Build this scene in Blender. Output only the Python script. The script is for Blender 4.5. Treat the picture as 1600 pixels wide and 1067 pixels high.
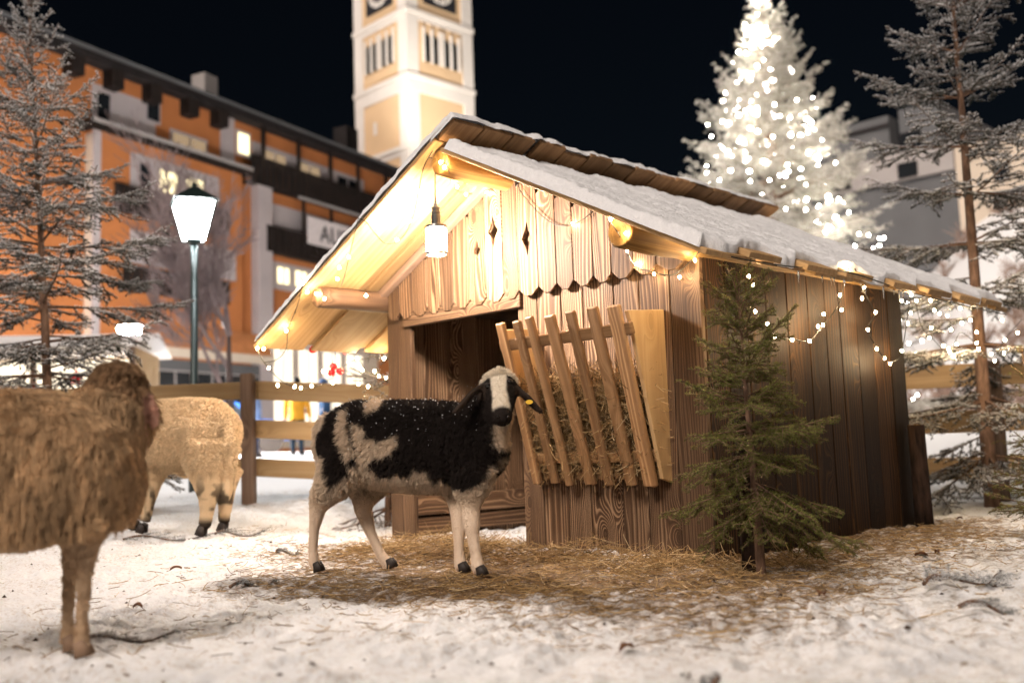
import bpy, bmesh, math, random
import numpy as np
from mathutils import Vector, Matrix, Quaternion
from mathutils.kdtree import KDTree

for o in list(bpy.data.objects):
    bpy.data.objects.remove(o)
random.seed(7)
RNG = np.random.RandomState(7)
scene = bpy.context.scene
COL = scene.collection
A3 = lambda *v: np.array(v, float)

# ------------------------------------------------------------------ camera
CF, CPITCH, CROLL, CH = 1586.48, .1065, -.0343, .55
Fv = A3(0, math.cos(CPITCH), math.sin(CPITCH))
U0 = A3(0, -math.sin(CPITCH), math.cos(CPITCH))
R0 = A3(1, 0, 0)
Rv = math.cos(CROLL)*R0 + math.sin(CROLL)*U0
Uv = -math.sin(CROLL)*R0 + math.cos(CROLL)*U0
CP = A3(0, 0, CH)
cd = bpy.data.cameras.new('camera')
cam = bpy.data.objects.new('camera', cd)
COL.objects.link(cam)
cam.matrix_world = Matrix(((Rv[0], Uv[0], -Fv[0], 0), (Rv[1], Uv[1], -Fv[1], 0), (Rv[2], Uv[2], -Fv[2], CH), (0, 0, 0, 1)))
cd.sensor_width = 36
cd.lens = 36*CF/1600
cd.clip_start = .05
cd.clip_end = 2000
cd.dof.use_dof = True
cd.dof.focus_distance = 4.8
cd.dof.aperture_fstop = 1.4
scene.camera = cam

# ------------------------------------------------------------------ world, sun, exposure
SUN_DIR = Vector((-.36, -.64, .68)).normalized()     # towards the soft glow of the town behind the photographer
world = bpy.data.worlds.new('World')
scene.world = world
world.use_nodes = True
wn = world.node_tree
for n in list(wn.nodes):
    wn.nodes.remove(n)
w_out = wn.nodes.new('ShaderNodeOutputWorld')
w_bg = wn.nodes.new('ShaderNodeBackground')
w_sky = wn.nodes.new('ShaderNodeTexSky')
w_sky.sky_type = 'NISHITA'
w_sky.sun_disc = False
w_sky.sun_elevation = math.radians(36)
w_sky.sun_rotation = math.atan2(SUN_DIR.x, SUN_DIR.y)
w_sky.air_density = 1.0
w_bg.inputs['Strength'].default_value = .0006
wn.links.new(w_sky.outputs[0], w_bg.inputs[0])
wn.links.new(w_bg.outputs[0], w_out.inputs[0])

sd = bpy.data.lights.new('night_glow', 'SUN')
sd.energy = 1.9
sd.angle = math.radians(24)
sd.color = (1, .87, .77)
so = bpy.data.objects.new('night_glow', sd)
COL.objects.link(so)
so.rotation_euler = SUN_DIR.to_track_quat('Z', 'Y').to_euler()

vs = scene.view_settings
vs.view_transform = 'Standard'
vs.look = 'None'
vs.exposure = .95
vs.gamma = 1
vs.use_curve_mapping = False
scene.render.engine = 'CYCLES'
scene.cycles.use_denoising = True
scene.cycles.max_bounces = 6
scene.cycles.diffuse_bounces = 3
scene.cycles.glossy_bounces = 2
scene.cycles.transparent_max_bounces = 8
scene.cycles.sample_clamp_indirect = 6
scene.cycles.use_light_tree = True
scene.cycles.use_adaptive_sampling = True
scene.cycles.adaptive_threshold = .03

# ------------------------------------------------------------------ placing helpers
def ray(px, py):
    return Fv + Rv*(px-800)/CF - Uv*(py-533.5)/CF
def atY(px, py, Y):
    d = ray(px, py)
    return CP + d*(Y/d[1])
def atZ(px, py, z=0):
    d = ray(px, py)
    return CP + d*((z-CH)/d[2])

def sstep(a, b, x):
    t = np.clip((np.asarray(x, float)-a)/(b-a), 0, 1)
    return t*t*(3-2*t)
_tab = np.random.RandomState(3).rand(256, 256)
def vnoise(x, y):
    x = np.asarray(x, float); y = np.asarray(y, float)
    xi = np.floor(x).astype(int); yi = np.floor(y).astype(int)
    fx = x-xi; fy = y-yi
    fx = fx*fx*(3-2*fx); fy = fy*fy*(3-2*fy)
    a = _tab[xi & 255, yi & 255]; b = _tab[(xi+1) & 255, yi & 255]
    c = _tab[xi & 255, (yi+1) & 255]; d = _tab[(xi+1) & 255, (yi+1) & 255]
    return (a*(1-fx)+b*fx)*(1-fy)+(c*(1-fx)+d*fx)*fy
def fbm(x, y, octv=4, seed=0):
    s = 0; a = .5
    for k in range(octv):
        s = s + a*vnoise(x*2**k+17.3*k+seed*31.7, y*2**k+5.1*k+seed*11.3)
        a *= .5
    return s

def ground_base(x, y):
    """height of the snowy ground without its lumps"""
    x = np.asarray(x, float); y = np.asarray(y, float)
    S = np.maximum(1-sstep(-1.9, -1.0, x), sstep(8.6, 12, y))
    z = .031*np.clip(y-3.7, 0, 22)*S
    hill = sstep(11, 20, x-.12*(y-26))*sstep(25, 46, y)*10.2
    return z+hill

# ------------------------------------------------------------------ mesh helpers
def mesh_np(name, verts, faces, mats=(), midx=None, smooth=False, attrs=None):
    """faces: (n,3) or (n,4) int array, or a list of index tuples"""
    me = bpy.data.meshes.new(name)
    verts = np.asarray(verts, np.float32)
    if isinstance(faces, np.ndarray):
        n, k = faces.shape
        me.vertices.add(len(verts)); me.vertices.foreach_set('co', verts.ravel())
        me.loops.add(n*k); me.loops.foreach_set('vertex_index', faces.astype(np.int32).ravel())
        me.polygons.add(n)
        me.polygons.foreach_set('loop_start', np.arange(0, n*k, k, dtype=np.int32))
        if midx is not None:
            me.polygons.foreach_set('material_index', np.asarray(midx, np.int32))
        me.polygons.foreach_set('use_smooth', np.full(n, smooth, bool))
    else:
        me.from_pydata([tuple(map(float, v)) for v in verts], [], faces)
        if midx is not None:
            me.polygons.foreach_set('material_index', np.asarray(midx, np.int32))
        me.polygons.foreach_set('use_smooth', np.full(len(faces), smooth, bool))
    for m in mats:
        me.materials.append(m)
    for k, (typ, val) in (attrs or {}).items():
        a = me.attributes.new(k, typ, 'POINT')
        a.data.foreach_set('color' if typ == 'FLOAT_COLOR' else 'value', np.asarray(val, np.float32).ravel())
    me.update(calc_edges=True)
    return me
def link(name, data, parent=None, loc=None, rotz=None, mtx=None):
    o = bpy.data.objects.new(name, data)
    COL.objects.link(o)
    if parent is not None:
        o.parent = parent
    if loc is not None:
        o.location = tuple(map(float, loc))
    if rotz is not None:
        o.rotation_euler = (0, 0, rotz)
    if mtx is not None:
        o.matrix_local = mtx
    return o
def tag(o, label=None, cat=None, group=None, kind=None):
    for k, v in (('label', label), ('category', cat), ('group', group), ('kind', kind)):
        if v:
            o[k] = v
    return o
def thing(name, label, cat, loc=(0, 0, 0), rotz=0, group=None):
    return tag(link(name, None, loc=loc, rotz=rotz), label, cat, group)
def unit(v):
    v = np.asarray(v, float)
    return v/max(np.linalg.norm(v), 1e-9)
class MB:
    """collects shapes, then links them as one mesh object"""
    def __init__(s):
        s.v = []; s.f = []; s.m = []
    def add(s, v, f, m=0):
        b = len(s.v)
        s.v += [tuple(map(float, q)) for q in v]
        s.f += [tuple(b+i for i in q) for q in f]
        s.m += [m]*len(f)
        return s
    def box(s, lo, hi, m=0):
        (a, b, c), (d, e, f) = lo, hi
        return s.add([(a, b, c), (d, b, c), (d, e, c), (a, e, c), (a, b, f), (d, b, f), (d, e, f), (a, e, f)],
                     [(3, 2, 1, 0), (4, 5, 6, 7), (0, 1, 5, 4), (1, 2, 6, 5), (2, 3, 7, 6), (3, 0, 4, 7)], m)
    def tube(s, pts, rad, n=8, m=0, cap=True):
        v, f = tube(pts, rad, n, cap)
        return s.add(v, f, m)
    def build(s, name, mats, parent=None, smooth=False, bevel=0, **k):
        mats = mats if isinstance(mats, (list, tuple)) else [mats]
        me = mesh_np(name, s.v, s.f, mats, s.m, smooth)
        if bevel:
            bm = bmesh.new(); bm.from_mesh(me)
            bmesh.ops.bevel(bm, geom=list(bm.edges), offset=bevel, segments=1, affect='EDGES', clamp_overlap=True)
            bm.to_mesh(me); bm.free()
        return link(name, me, parent, **k)
def tube(pts, rad, n=8, cap=True):
    pts = np.asarray(pts, float)
    rad = np.broadcast_to(np.asarray(rad, float), (len(pts),))
    v = []; f = []
    up = A3(0, 0, 1)
    t0 = unit(pts[1]-pts[0])
    if abs(t0[2]) > .9:
        up = A3(0, 1, 0)
    a = unit(np.cross(t0, up))
    for i, p in enumerate(pts):
        t = unit(pts[min(i+1, len(pts)-1)]-pts[max(i-1, 0)])
        a = unit(a-t*(a@t)); b = np.cross(t, a)
        for k in range(n):
            th = 2*math.pi*k/n
            v.append(p+rad[i]*(math.cos(th)*a+math.sin(th)*b))
    for i in range(len(pts)-1):
        for k in range(n):
            q = (k+1) % n
            f.append((i*n+k, i*n+q, (i+1)*n+q, (i+1)*n+k))
    if cap:
        f.append(tuple(range(n))[::-1]); f.append(tuple((len(pts)-1)*n+k for k in range(n)))
    return v, f
def smooth_path(pts, per=6):
    pts = [np.asarray(p, float) for p in pts]
    out = []
    P = [2*pts[0]-pts[1]]+pts+[2*pts[-1]-pts[-2]]
    for i in range(1, len(P)-2):
        for k in range(per):
            t = k/per
            out.append(.5*((2*P[i])+(-P[i-1]+P[i+1])*t+(2*P[i-1]-5*P[i]+4*P[i+1]-P[i+2])*t*t+(-P[i-1]+3*P[i]-3*P[i+1]+P[i+2])*t**3))
    out.append(pts[-1])
    return np.array(out)
def loft(secs, n=16, upref=(0, 0, 1)):
    """secs: (centre, half-height, half-width); a closed elliptical tube"""
    C = np.array([s[0] for s in secs]); v = []; f = []
    for i, (c, rh, rw) in enumerate(secs):
        t = unit(C[min(i+1, len(C)-1)]-C[max(i-1, 0)])
        u = np.asarray(upref, float)
        u = unit(u-t*(u@t)); w = np.cross(t, u)
        for k in range(n):
            th = 2*math.pi*k/n
            v.append(c+rh*math.cos(th)*u+rw*math.sin(th)*w)
    for i in range(len(secs)-1):
        for k in range(n):
            q = (k+1) % n
            f.append((i*n+k, i*n+q, (i+1)*n+q, (i+1)*n+k))
    f.append(tuple(range(n))[::-1]); f.append(tuple((len(secs)-1)*n+k for k in range(n)))
    return v, f
def plank(name, parent, p0, p1, width, thick, normal, mat, poly=None, bevel=.003, wob=.0015):
    """a board from p0 to p1; local z runs along it, x across, y out of its face. poly: outline in (x,z)"""
    p0 = np.asarray(p0, float); p1 = np.asarray(p1, float)
    L = np.linalg.norm(p1-p0); z = (p1-p0)/L
    y = unit(np.asarray(normal, float)-z*(np.asarray(normal, float)@z)); x = np.cross(y, z)
    if poly is None:
        j = lambda: random.uniform(-wob, wob)
        h = width/2
        poly = [(-h+j(), j()), (h+j(), j()), (h+j(), L+j()), (-h+j(), L+j())]
    n = len(poly)
    vv = [(a, -thick/2, b) for a, b in poly]+[(a, thick/2, b) for a, b in poly]
    ff = [tuple(range(n)), tuple(range(n, 2*n))[::-1]]+[(i, n+i, n+(i+1) % n, (i+1) % n) for i in range(n)]
    mb = MB().add(vv, ff)
    M = Matrix(((x[0], y[0], z[0], p0[0]), (x[1], y[1], z[1], p0[1]), (x[2], y[2], z[2], p0[2]), (0, 0, 0, 1)))
    return mb.build(name, mat, parent, bevel=bevel, mtx=M)

# ------------------------------------------------------------------ materials
class NT:
    def __init__(s, name):
        s.mat = bpy.data.materials.new(name); s.mat.use_nodes = True
        s.t = s.mat.node_tree
        s.b = s.t.nodes['Principled BSDF']
        s.out = s.t.nodes['Material Output']
    def n(s, typ, ins=None, **kw):
        nd = s.t.nodes.new('ShaderNode'+typ)
        for k, v in kw.items():
            setattr(nd, k, v)
        for k, v in (ins or {}).items():
            s.set(nd.inputs[k], v)
        return nd
    def set(s, sock, v):
        if isinstance(v, bpy.types.NodeSocket):
            s.t.links.new(v, sock)
        elif isinstance(v, bpy.types.Node):
            s.t.links.new(v.outputs[0], sock)
        else:
            sock.default_value = v
    def math(s, op, a, b=0., c=0.):
        nd = s.n('Math', operation=op)
        s.set(nd.inputs[0], a); s.set(nd.inputs[1], b); s.set(nd.inputs[2], c)
        return nd.outputs[0]
    def ramp(s, fac, stops):
        nd = s.n('ValToRGB'); s.set(nd.inputs[0], fac)
        cr = nd.color_ramp
        while len(cr.elements) < len(stops):
            cr.elements.new(.5)
        for e, (p, c) in zip(cr.elements, stops):
            e.position = p; e.color = (*c, 1) if len(c) == 3 else c
        return nd.outputs[0]
    def mix(s, f, a, b, blend='MIX'):
        nd = s.n('Mix', data_type='RGBA', blend_type=blend)
        s.set(nd.inputs[0], f); s.set(nd.inputs[6], a); s.set(nd.inputs[7], b)
        return nd.outputs[2]
    def base(s, col, rough=.7, spec=.3, metal=0.):
        s.set(s.b.inputs['Base Color'], col if not (isinstance(col, tuple) and len(col) == 3) else (*col, 1))
        s.set(s.b.inputs['Roughness'], rough); s.set(s.b.inputs['Specular IOR Level'], spec); s.set(s.b.inputs['Metallic'], metal)
        return s
    def bump(s, h, strength=.3, dist=.01):
        nd = s.n('Bump', {'Height': h, 'Strength': strength, 'Distance': dist})
        s.t.links.new(nd.outputs[0], s.b.inputs['Normal'])
def c4(c):
    return (*c, 1)
def mat_wood(name, dark, mid, light, ring=26, rough=.65, soot=0., bump=.35):
    m = NT(name)
    tc = m.n('TexCoord'); oi = m.n('ObjectInfo')
    off = m.n('CombineXYZ', {0: m.math('MULTIPLY', oi.outputs['Random'], 17.), 1: m.math('MULTIPLY', oi.outputs['Random'], 5.3), 2: m.math('MULTIPLY', oi.outputs['Random'], 41.)})
    v = m.n('VectorMath', {0: tc.outputs['Object'], 1: off.outputs[0]}, operation='ADD').outputs[0]
    vg = m.n('VectorMath', {0: v, 1: (1, 1, .085)}, operation='MULTIPLY').outputs[0]
    # knots: a few cells bend the rings round them
    vk = m.n('VectorMath', {0: v, 1: (4.2, .3, 1.9)}, operation='MULTIPLY').outputs[0]
    vo = m.n('TexVoronoi', {'Vector': vk, 'Scale': 1., 'Randomness': 1.})
    kd = vo.outputs['Distance']
    kn = m.math('SUBTRACT', 1., m.math('MINIMUM', m.math('DIVIDE', kd, .42), 1.))
    kn2 = m.math('MULTIPLY', kn, kn)
    nz = m.n('TexNoise', {'Vector': vg, 'Scale': 5., 'Detail': 2., 'Roughness': .5}).outputs[0]
    sx = m.n('SeparateXYZ', {0: vg})
    ph = m.math('ADD', m.math('MULTIPLY', sx.outputs[0], 1.), m.math('MULTIPLY', nz, .22))
    ph = m.math('ADD', ph, m.math('MULTIPLY', kn2, .20))
    ph = m.math('MULTIPLY', ph, m.math('MULTIPLY_ADD', m.math('FRACT', m.math('MULTIPLY', oi.outputs['Random'], 91.7)), .9, .55))
    sw = m.math('MULTIPLY_ADD', m.math('SINE', m.math('MULTIPLY', ph, ring*6.28)), .5, .5)
    saw = m.math('FRACT', m.math('MULTIPLY', ph, ring))
    gr = m.math('ADD', m.math('MULTIPLY', sw, .55), m.math('MULTIPLY', m.math('POWER', saw, 2.2), .45))
    vf = m.n('VectorMath', {0: v, 1: (1, 1, .02)}, operation='MULTIPLY').outputs[0]
    fib = m.n('TexNoise', {'Vector': vf, 'Scale': 210., 'Detail': 2.}).outputs[0]
    blot = m.n('TexNoise', {'Vector': vg, 'Scale': 7., 'Detail': 3.}).outputs[0]
    g = m.math('ADD', m.math('MULTIPLY', gr, .62), m.math('MULTIPLY', fib, .3))
    g = m.math('ADD', g, m.math('MULTIPLY', m.math('SUBTRACT', blot, .5), .55))
    col = m.ramp(g, [(.08, light), (.42, mid), (.86, dark)])
    core = m.math('LESS_THAN', kd, .085)
    core = m.math('MULTIPLY', core, .8)
    col = m.mix(core, col, c4(tuple(.55*a+.25*b for a, b in zip(mid, dark))))
    hsv = m.n('HueSaturation', {'Color': col, 'Value': m.math('MULTIPLY_ADD', oi.outputs['Random'], .75, .62), 'Saturation': 1.})
    m.base(hsv.outputs[0], rough, .25)
    m.bump(m.math('ADD', m.math('MULTIPLY', gr, -.8), m.math('MULTIPLY', fib, .5)), bump, .004)
    return m.mat
def mat_plain(name, col, rough=.7, spec=.3, metal=0., var=.15, scale=8., bump=0.):
    m = NT(name)
    tc = m.n('TexCoord')
    nz = m.n('TexNoise', {'Vector': tc.outputs['Object'], 'Scale': scale, 'Detail': 4.}).outputs[0]
    c = m.ramp(nz, [(.3, tuple(x*(1-var) for x in col)), (.7, tuple(min(1, x*(1+var)) for x in col))])
    m.base(c, rough, spec, metal)
    if bump:
        m.bump(nz, bump, .01)
    return m.mat
def mat_emit(name, col, strength):
    m = NT(name)
    e = m.n('Emission', {'Color': c4(col), 'Strength': strength})
    m.t.links.new(e.outputs[0], m.out.inputs[0])
    return m.mat
def mat_attr(name, rough=.85, spec=.15, attr='tint', gain=1.):
    m = NT(name)
    a = m.n('Attribute', attribute_name=attr)
    m.base(a.outputs['Color'], rough, spec)
    return m.mat
def mat_frost(name, green, white, rough=.75):
    m = NT(name)
    a = m.n('Attribute', attribute_name='frost')
    tc = m.n('TexCoord')
    nz = m.n('TexNoise', {'Vector': tc.outputs['Object'], 'Scale': 9., 'Detail': 3.}).outputs[0]
    g = m.ramp(nz, [(.3, tuple(x*.6 for x in green)), (.7, tuple(x*1.5 for x in green))])
    m.base(m.mix(a.outputs['Fac'], g, c4(white)), rough, .2)
    return m.mat
def mat_bark(name, c1, c2, scale=30):
    m = NT(name)
    tc = m.n('TexCoord')
    v = m.n('VectorMath', {0: tc.outputs['Object'], 1: (1, 1, .25)}, operation='MULTIPLY').outputs[0]
    nz = m.n('TexNoise', {'Vector': v, 'Scale': scale, 'Detail': 5., 'Roughness': .65}).outputs[0]
    m.base(m.ramp(nz, [(.35, c1), (.65, c2)]), .85, .15)
    m.bump(nz, .8, .01)
    return m.mat
def mat_snow(name, dirt=True):
    m = NT(name)
    tc = m.n('TexCoord')
    P = tc.outputs['Object']
    n1 = m.n('TexNoise', {'Vector': P, 'Scale': 45., 'Detail': 5., 'Roughness': .7}).outputs[0]
    n2 = m.n('TexNoise', {'Vector': P, 'Scale': 260., 'Detail': 2.}).outputs[0]
    col = m.ramp(n1, [(.25, (.80, .80, .82)), (.65, (.90, .90, .91))])
    if dirt:
        at = m.n('Attribute', attribute_name='litter')
        n3 = m.n('TexNoise', {'Vector': P, 'Scale': 16., 'Detail': 6., 'Roughness': .72}).outputs[0]
        n4 = m.n('TexNoise', {'Vector': P, 'Scale': 90., 'Detail': 3., 'Roughness': .7}).outputs[0]
        brown = m.ramp(n4, [(.3, (.030, .016, .007)), (.5, (.13, .072, .030)), (.72, (.36, .24, .12))])
        k = m.math('ADD', at.outputs['Fac'], m.math('MULTIPLY', m.math('SUBTRACT', n3, .5), 2.3))
        k = m.n('MapRange', {0: k, 1: .34, 2: .86}).outputs[0]
        col = m.mix(k, col, brown)
        # scattered crumbs of earth and bark on the trodden snow
        vo = m.n('TexVoronoi', {'Vector': P, 'Scale': 13.}).outputs['Distance']
        n5 = m.n('TexNoise', {'Vector': P, 'Scale': 2.4, 'Detail': 2.}).outputs[0]
        sp = m.math('MULTIPLY', m.math('LESS_THAN', vo, .13), m.math('GREATER_THAN', n5, .55))
        col = m.mix(m.math('MULTIPLY', sp, .75), col, c4((.16, .10, .06)))
        # trodden-in hay dust: small tan flecks, thicker where the animals walk
        n6 = m.n('TexNoise', {'Vector': P, 'Scale': 62., 'Detail': 4., 'Roughness': .75}).outputs[0]
        n7 = m.n('TexNoise', {'Vector': P, 'Scale': 3.1, 'Detail': 3.}).outputs[0]
        fl = m.math('MULTIPLY', m.n('MapRange', {0: n6, 1: .50, 2: .68}).outputs[0], m.n('MapRange', {0: n7, 1: .32, 2: .60}).outputs[0])
        col = m.mix(m.math('MULTIPLY', fl, .8), col, c4((.42, .29, .175)))
    m.base(col, .6, .3)
    m.bump(m.math('ADD', n1, m.math('MULTIPLY', n2, .45)), .8, .02)
    return m.mat

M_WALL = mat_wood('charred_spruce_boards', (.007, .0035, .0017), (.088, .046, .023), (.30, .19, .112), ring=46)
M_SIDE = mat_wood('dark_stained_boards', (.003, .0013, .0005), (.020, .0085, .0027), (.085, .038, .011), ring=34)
M_ROOF = mat_wood('fresh_pine_boards', (.24, .13, .05), (.36, .22, .098), (.46, .305, .15), ring=14, bump=.15)
M_RIDGE = mat_wood('brown_roof_boards', (.12, .06, .025), (.25, .135, .06), (.36, .21, .10), ring=9)
M_SLAT = mat_wood('rough_larch_slats', (.10, .048, .02), (.25, .135, .06), (.38, .225, .11), ring=24)
M_RAIL = mat_wood('pale_fence_boards', (.32, .19, .085), (.45, .29, .14), (.54, .37, .20), ring=12, bump=.15)
M_POST = mat_wood('weathered_fence_post', (.06, .035, .025), (.15, .095, .065), (.24, .165, .12), ring=14)
M_LOG = mat_wood('charred_log', (.022, .011, .006), (.10, .055, .030), (.28, .165, .095), ring=22)
M_LOGO = mat_wood('golden_log', (.035, .014, .003), (.20, .10, .026), (.40, .235, .075), ring=18)
M_STUMP = mat_bark('black_bark', (.012, .008, .006), (.06, .035, .025), 22)
M_BARK = mat_bark('spruce_bark', (.09, .052, .034), (.20, .12, .08), 40)
M_BARKD = mat_bark('grey_brown_bark', (.05, .036, .034), (.14, .105, .10), 20)
M_SNOW = mat_snow('trodden_snow')
M_SNOWC = mat_snow('clean_snow', False)
M_FROSTL = mat_frost('frosted_needles', (.012, .017, .009), (.72, .72, .73))
M_FROSTX = mat_frost('heavily_frosted_needles', (.10, .09, .06), (.78, .75, .69))
M_GREEN = mat_frost('green_needles', (.050, .062, .009), (.30, .29, .08))
M_DARKM = mat_plain('dark_green_metal', (.012, .022, .02), .4, .5, .3)
M_STEEL = mat_plain('grey_steel', (.22, .21, .20), .35, .5, .9)
M_WIRE = mat_plain('dark_wire', (.02, .018, .014), .5)
M_BULB = mat_emit('warm_led', (1, .74, .42), 380)
M_BULBX = mat_emit('tree_led', (1, .95, .84), 120)
M_BULBBIG = mat_emit('tree_bulb', (1, .94, .82), 200)
M_LAMPGLASS = mat_emit('pendant_glass', (1, .86, .74), 800)
M_LANTERN = mat_emit('lantern_glass', (.92, .97, 1), 100)
M_HAIR = mat_attr('wool')
M_SKIN = mat_attr('hide')
M_STRAW = mat_attr('straw', .7, .25)
M_HOOF = mat_plain('hoof_horn', (.03, .022, .018), .6)
M_EYE = mat_plain('dark_eye', (.006, .004, .003), .12, .6)
M_ORANGE = mat_plain('orange_render', (.48, .175, .062), .9, .1, 0, .12, .6)
M_WHITEW = mat_plain('white_render', (.46, .40, .40), .9, .1, 0, .08, .8)
M_CREAM = mat_plain('cream_render', (.62, .52, .42), .9, .1, 0, .08, .5)
M_DKWOOD = mat_plain('dark_balcony_wood', (.018, .012, .010), .8, .2, 0, .3, 3.)
M_ROOFD = mat_plain('dark_roof', (.022, .018, .018), .85, .2, 0, .2, 2.)
M_GLASSD = mat_plain('dark_window', (.015, .017, .02), .15, .5, 0, .1, 1.)
M_WINLIT = mat_emit('lit_window', (1, .84, .46), 1.5)
M_WINDIM = mat_emit('dim_window', (1, .70, .42), .22)
M_SHOP = mat_emit('lit_shop_window', (1, .84, .62), 1.1)
M_TOWER = mat_plain('peach_tower_render', (.70, .50, .31), .9, .1, 0, .06, .4)
M_TOWERW = mat_plain('white_tower_trim', (.74, .70, .66), .9, .1, 0, .05, .6)
M_GREYW = mat_plain('grey_cladding', (.12, .12, .125), .8, .2, 0, .1, .6)
M_GREYL = mat_plain('pale_grey_wall', (.36, .33, .32), .85, .1, 0, .08, .6)
M_TILE = mat_plain('terracotta_canopy', (.50, .20, .08), .85, .1, 0, .15, 3.)

# ------------------------------------------------------------------ ground
LIT = [(-1.45, 5.6), (-1.05, 4.75), (-.5, 4.05), (.12, 3.5), (.55, 3.2), (1.05, 3.55), (1.5, 4.25), (2.1, 5.0), (2.75, 5.9), (3.0, 6.7), (2.5, 6.9), (1.0, 5.3), (-.7, 6.9), (-1.0, 6.6)]
def poly_sd(x, y, P):
    x = np.asarray(x, float); y = np.asarray(y, float)
    inside = np.zeros(x.shape, bool); dm = np.full(x.shape, 1e9)
    n = len(P)
    for i in range(n):
        (ax, ay), (bx, by) = P[i], P[(i+1) % n]
        dx, dy = bx-ax, by-ay
        t = np.clip(((x-ax)*dx+(y-ay)*dy)/(dx*dx+dy*dy), 0, 1)
        dm = np.minimum(dm, np.hypot(x-ax-t*dx, y-ay-t*dy))
        c = ((ay > y) != (by > y)) & (x < (bx-ax)*(y-ay)/((by-ay) if by != ay else 1e-9)+ax)
        inside ^= c
    return np.where(inside, dm, -dm)
def litter(x, y):
    sd = poly_sd(x, y, LIT)
    return sstep(-.60, .50, sd+.7*(fbm(np.asarray(x)*2.2, np.asarray(y)*2.2, 4, 5)-.47))
PR = np.random.RandomState(11)
PRINTS = [(px, py, PR.uniform(.022, .05), PR.uniform(.4, 1.3)) for px, py in zip(PR.uniform(-3.2, 3.2, 900), PR.uniform(2.0, 8.5, 900))]
def lumps(x, y):
    big = (fbm(x*1.1, y*1.1, 3, 1)-.45)*.075
    med = (fbm(x*5.5, y*5.5, 3, 2)-.45)*.055
    fin = (fbm(x*13, y*13, 3, 3)-.45)*.040
    clod = np.abs(fbm(x*19, y*19, 4, 6)-.45)*.085*sstep(.30, .55, fbm(x*2.3, y*2.3, 3, 14))
    return big+med+fin+clod-.006
def ground_z(x, y):
    x = np.asarray(x, float); y = np.asarray(y, float)
    L = litter(x, y)
    flat = 1-.45*L
    return ground_base(x, y)+lumps(x, y)*flat-.012
xs = np.concatenate([np.arange(-5.2, -2.5, .04), np.arange(-2.5, 2.7, .0135), np.arange(2.7, 6.0, .04)]); ys = np.concatenate([np.arange(1.3, 2.0, .03), np.arange(2.0, 5.6, .0135), np.arange(5.6, 11.2, .032)])
gx, gy = np.meshgrid(xs, ys)
gz = ground_z(gx, gy)
for (qx, qy, r, k) in PRINTS:     # hoof and boot marks
    i0, i1 = np.searchsorted(ys, [qy-3*r, qy+3*r]); j0, j1 = np.searchsorted(xs, [qx-3*r, qx+3*r])
    dd = ((gx[i0:i1, j0:j1]-qx)**2+(gy[i0:i1, j0:j1]-qy)**2)/(r*r)
    gz[i0:i1, j0:j1] += -.024*k*np.exp(-dd)+.010*k*np.exp(-(np.sqrt(dd)-1.5)**2*3)
nx, ny = len(xs), len(ys)
idx = np.arange(nx*ny).reshape(ny, nx)
gf = np.stack([idx[:-1, :-1], idx[:-1, 1:], idx[1:, 1:], idx[1:, :-1]], -1).reshape(-1, 4)
gme = mesh_np('snow_ground', np.stack([gx, gy, gz], -1).reshape(-1, 3), gf, [M_SNOW], smooth=True,
              attrs={'litter': ('FLOAT', litter(gx, gy).ravel()*.66+.20*sstep(.42, .62, fbm(gx*1.7, gy*1.7, 3, 9)).ravel()*(1-sstep(6.5, 8, gy)).ravel()+.16*sstep(-1.2, .1, poly_sd(gx, gy, LIT)).ravel())})
tag(link('snow_ground', gme), 'trampled snow of the animal pen', None, None, 'structure')
xo = np.concatenate([np.arange(-160, -40, 8), np.arange(-40, 60, 1.), np.arange(60, 200, 8)]); yo = np.concatenate([np.arange(-40, 0, 4), np.arange(0, 70, 1.), np.arange(70, 300, 10)])
ox, oy = np.meshgrid(xo, yo)
inn = sstep(-6.2, -4.2, ox)*(1-sstep(5, 7, ox))*sstep(0, 2.3, oy)*(1-sstep(10.2, 12.2, oy))
oz = ground_base(ox, oy)-.14*inn+(fbm(ox*.6, oy*.6, 3, 4)-.45)*.12*(1-inn)
oi_ = np.arange(ox.size).reshape(ox.shape)
of = np.stack([oi_[:-1, :-1], oi_[:-1, 1:], oi_[1:, 1:], oi_[1:, :-1]], -1).reshape(-1, 4)
tag(link('snowy_square', mesh_np('snowy_square', np.stack([ox, oy, oz], -1).reshape(-1, 3), of, [M_SNOWC], smooth=True)),
    'snow-covered town square and hillside beyond the fence', None, None, 'structure')

# ------------------------------------------------------------------ the stable
HA = A3(-.8397, 6.8461, 0); HYAW = -.7905; HW, HL, HZ = 2.5515, 2.2633, 1.511
E1 = A3(math.cos(HYAW), math.sin(HYAW), 0); E2 = A3(-math.sin(HYAW), math.cos(HYAW), 0)
def hw(u, v, z):
    return HA+u*E1+v*E2+A3(0, 0, z)
def hut_v(px, py, v):          # point of the plane v = const of the stable that is seen at a pixel, in the stable's own frame
    d = ray(px, py); t = ((HA+v*E2-CP)@E2)/(d@E2); q = CP+d*t-HA
    return A3(q@E1, q@E2, q[2])
def hut_u(px, py, u):
    d = ray(px, py); t = ((HA+u*E1-CP)@E1)/(d@E1); q = CP+d*t-HA
    return A3(q@E1, q@E2, q[2])
hut = thing('stable', 'small charred-wood stable with snow-covered board roof and hanging lamp', 'stable', HA, HYAW)
SL = .5017
zl = lambda u: 1.334+SL*(u+.693)           # top of the lower boards, left slope
zr = lambda u: 1.367+SL*(3.031-u)
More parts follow.
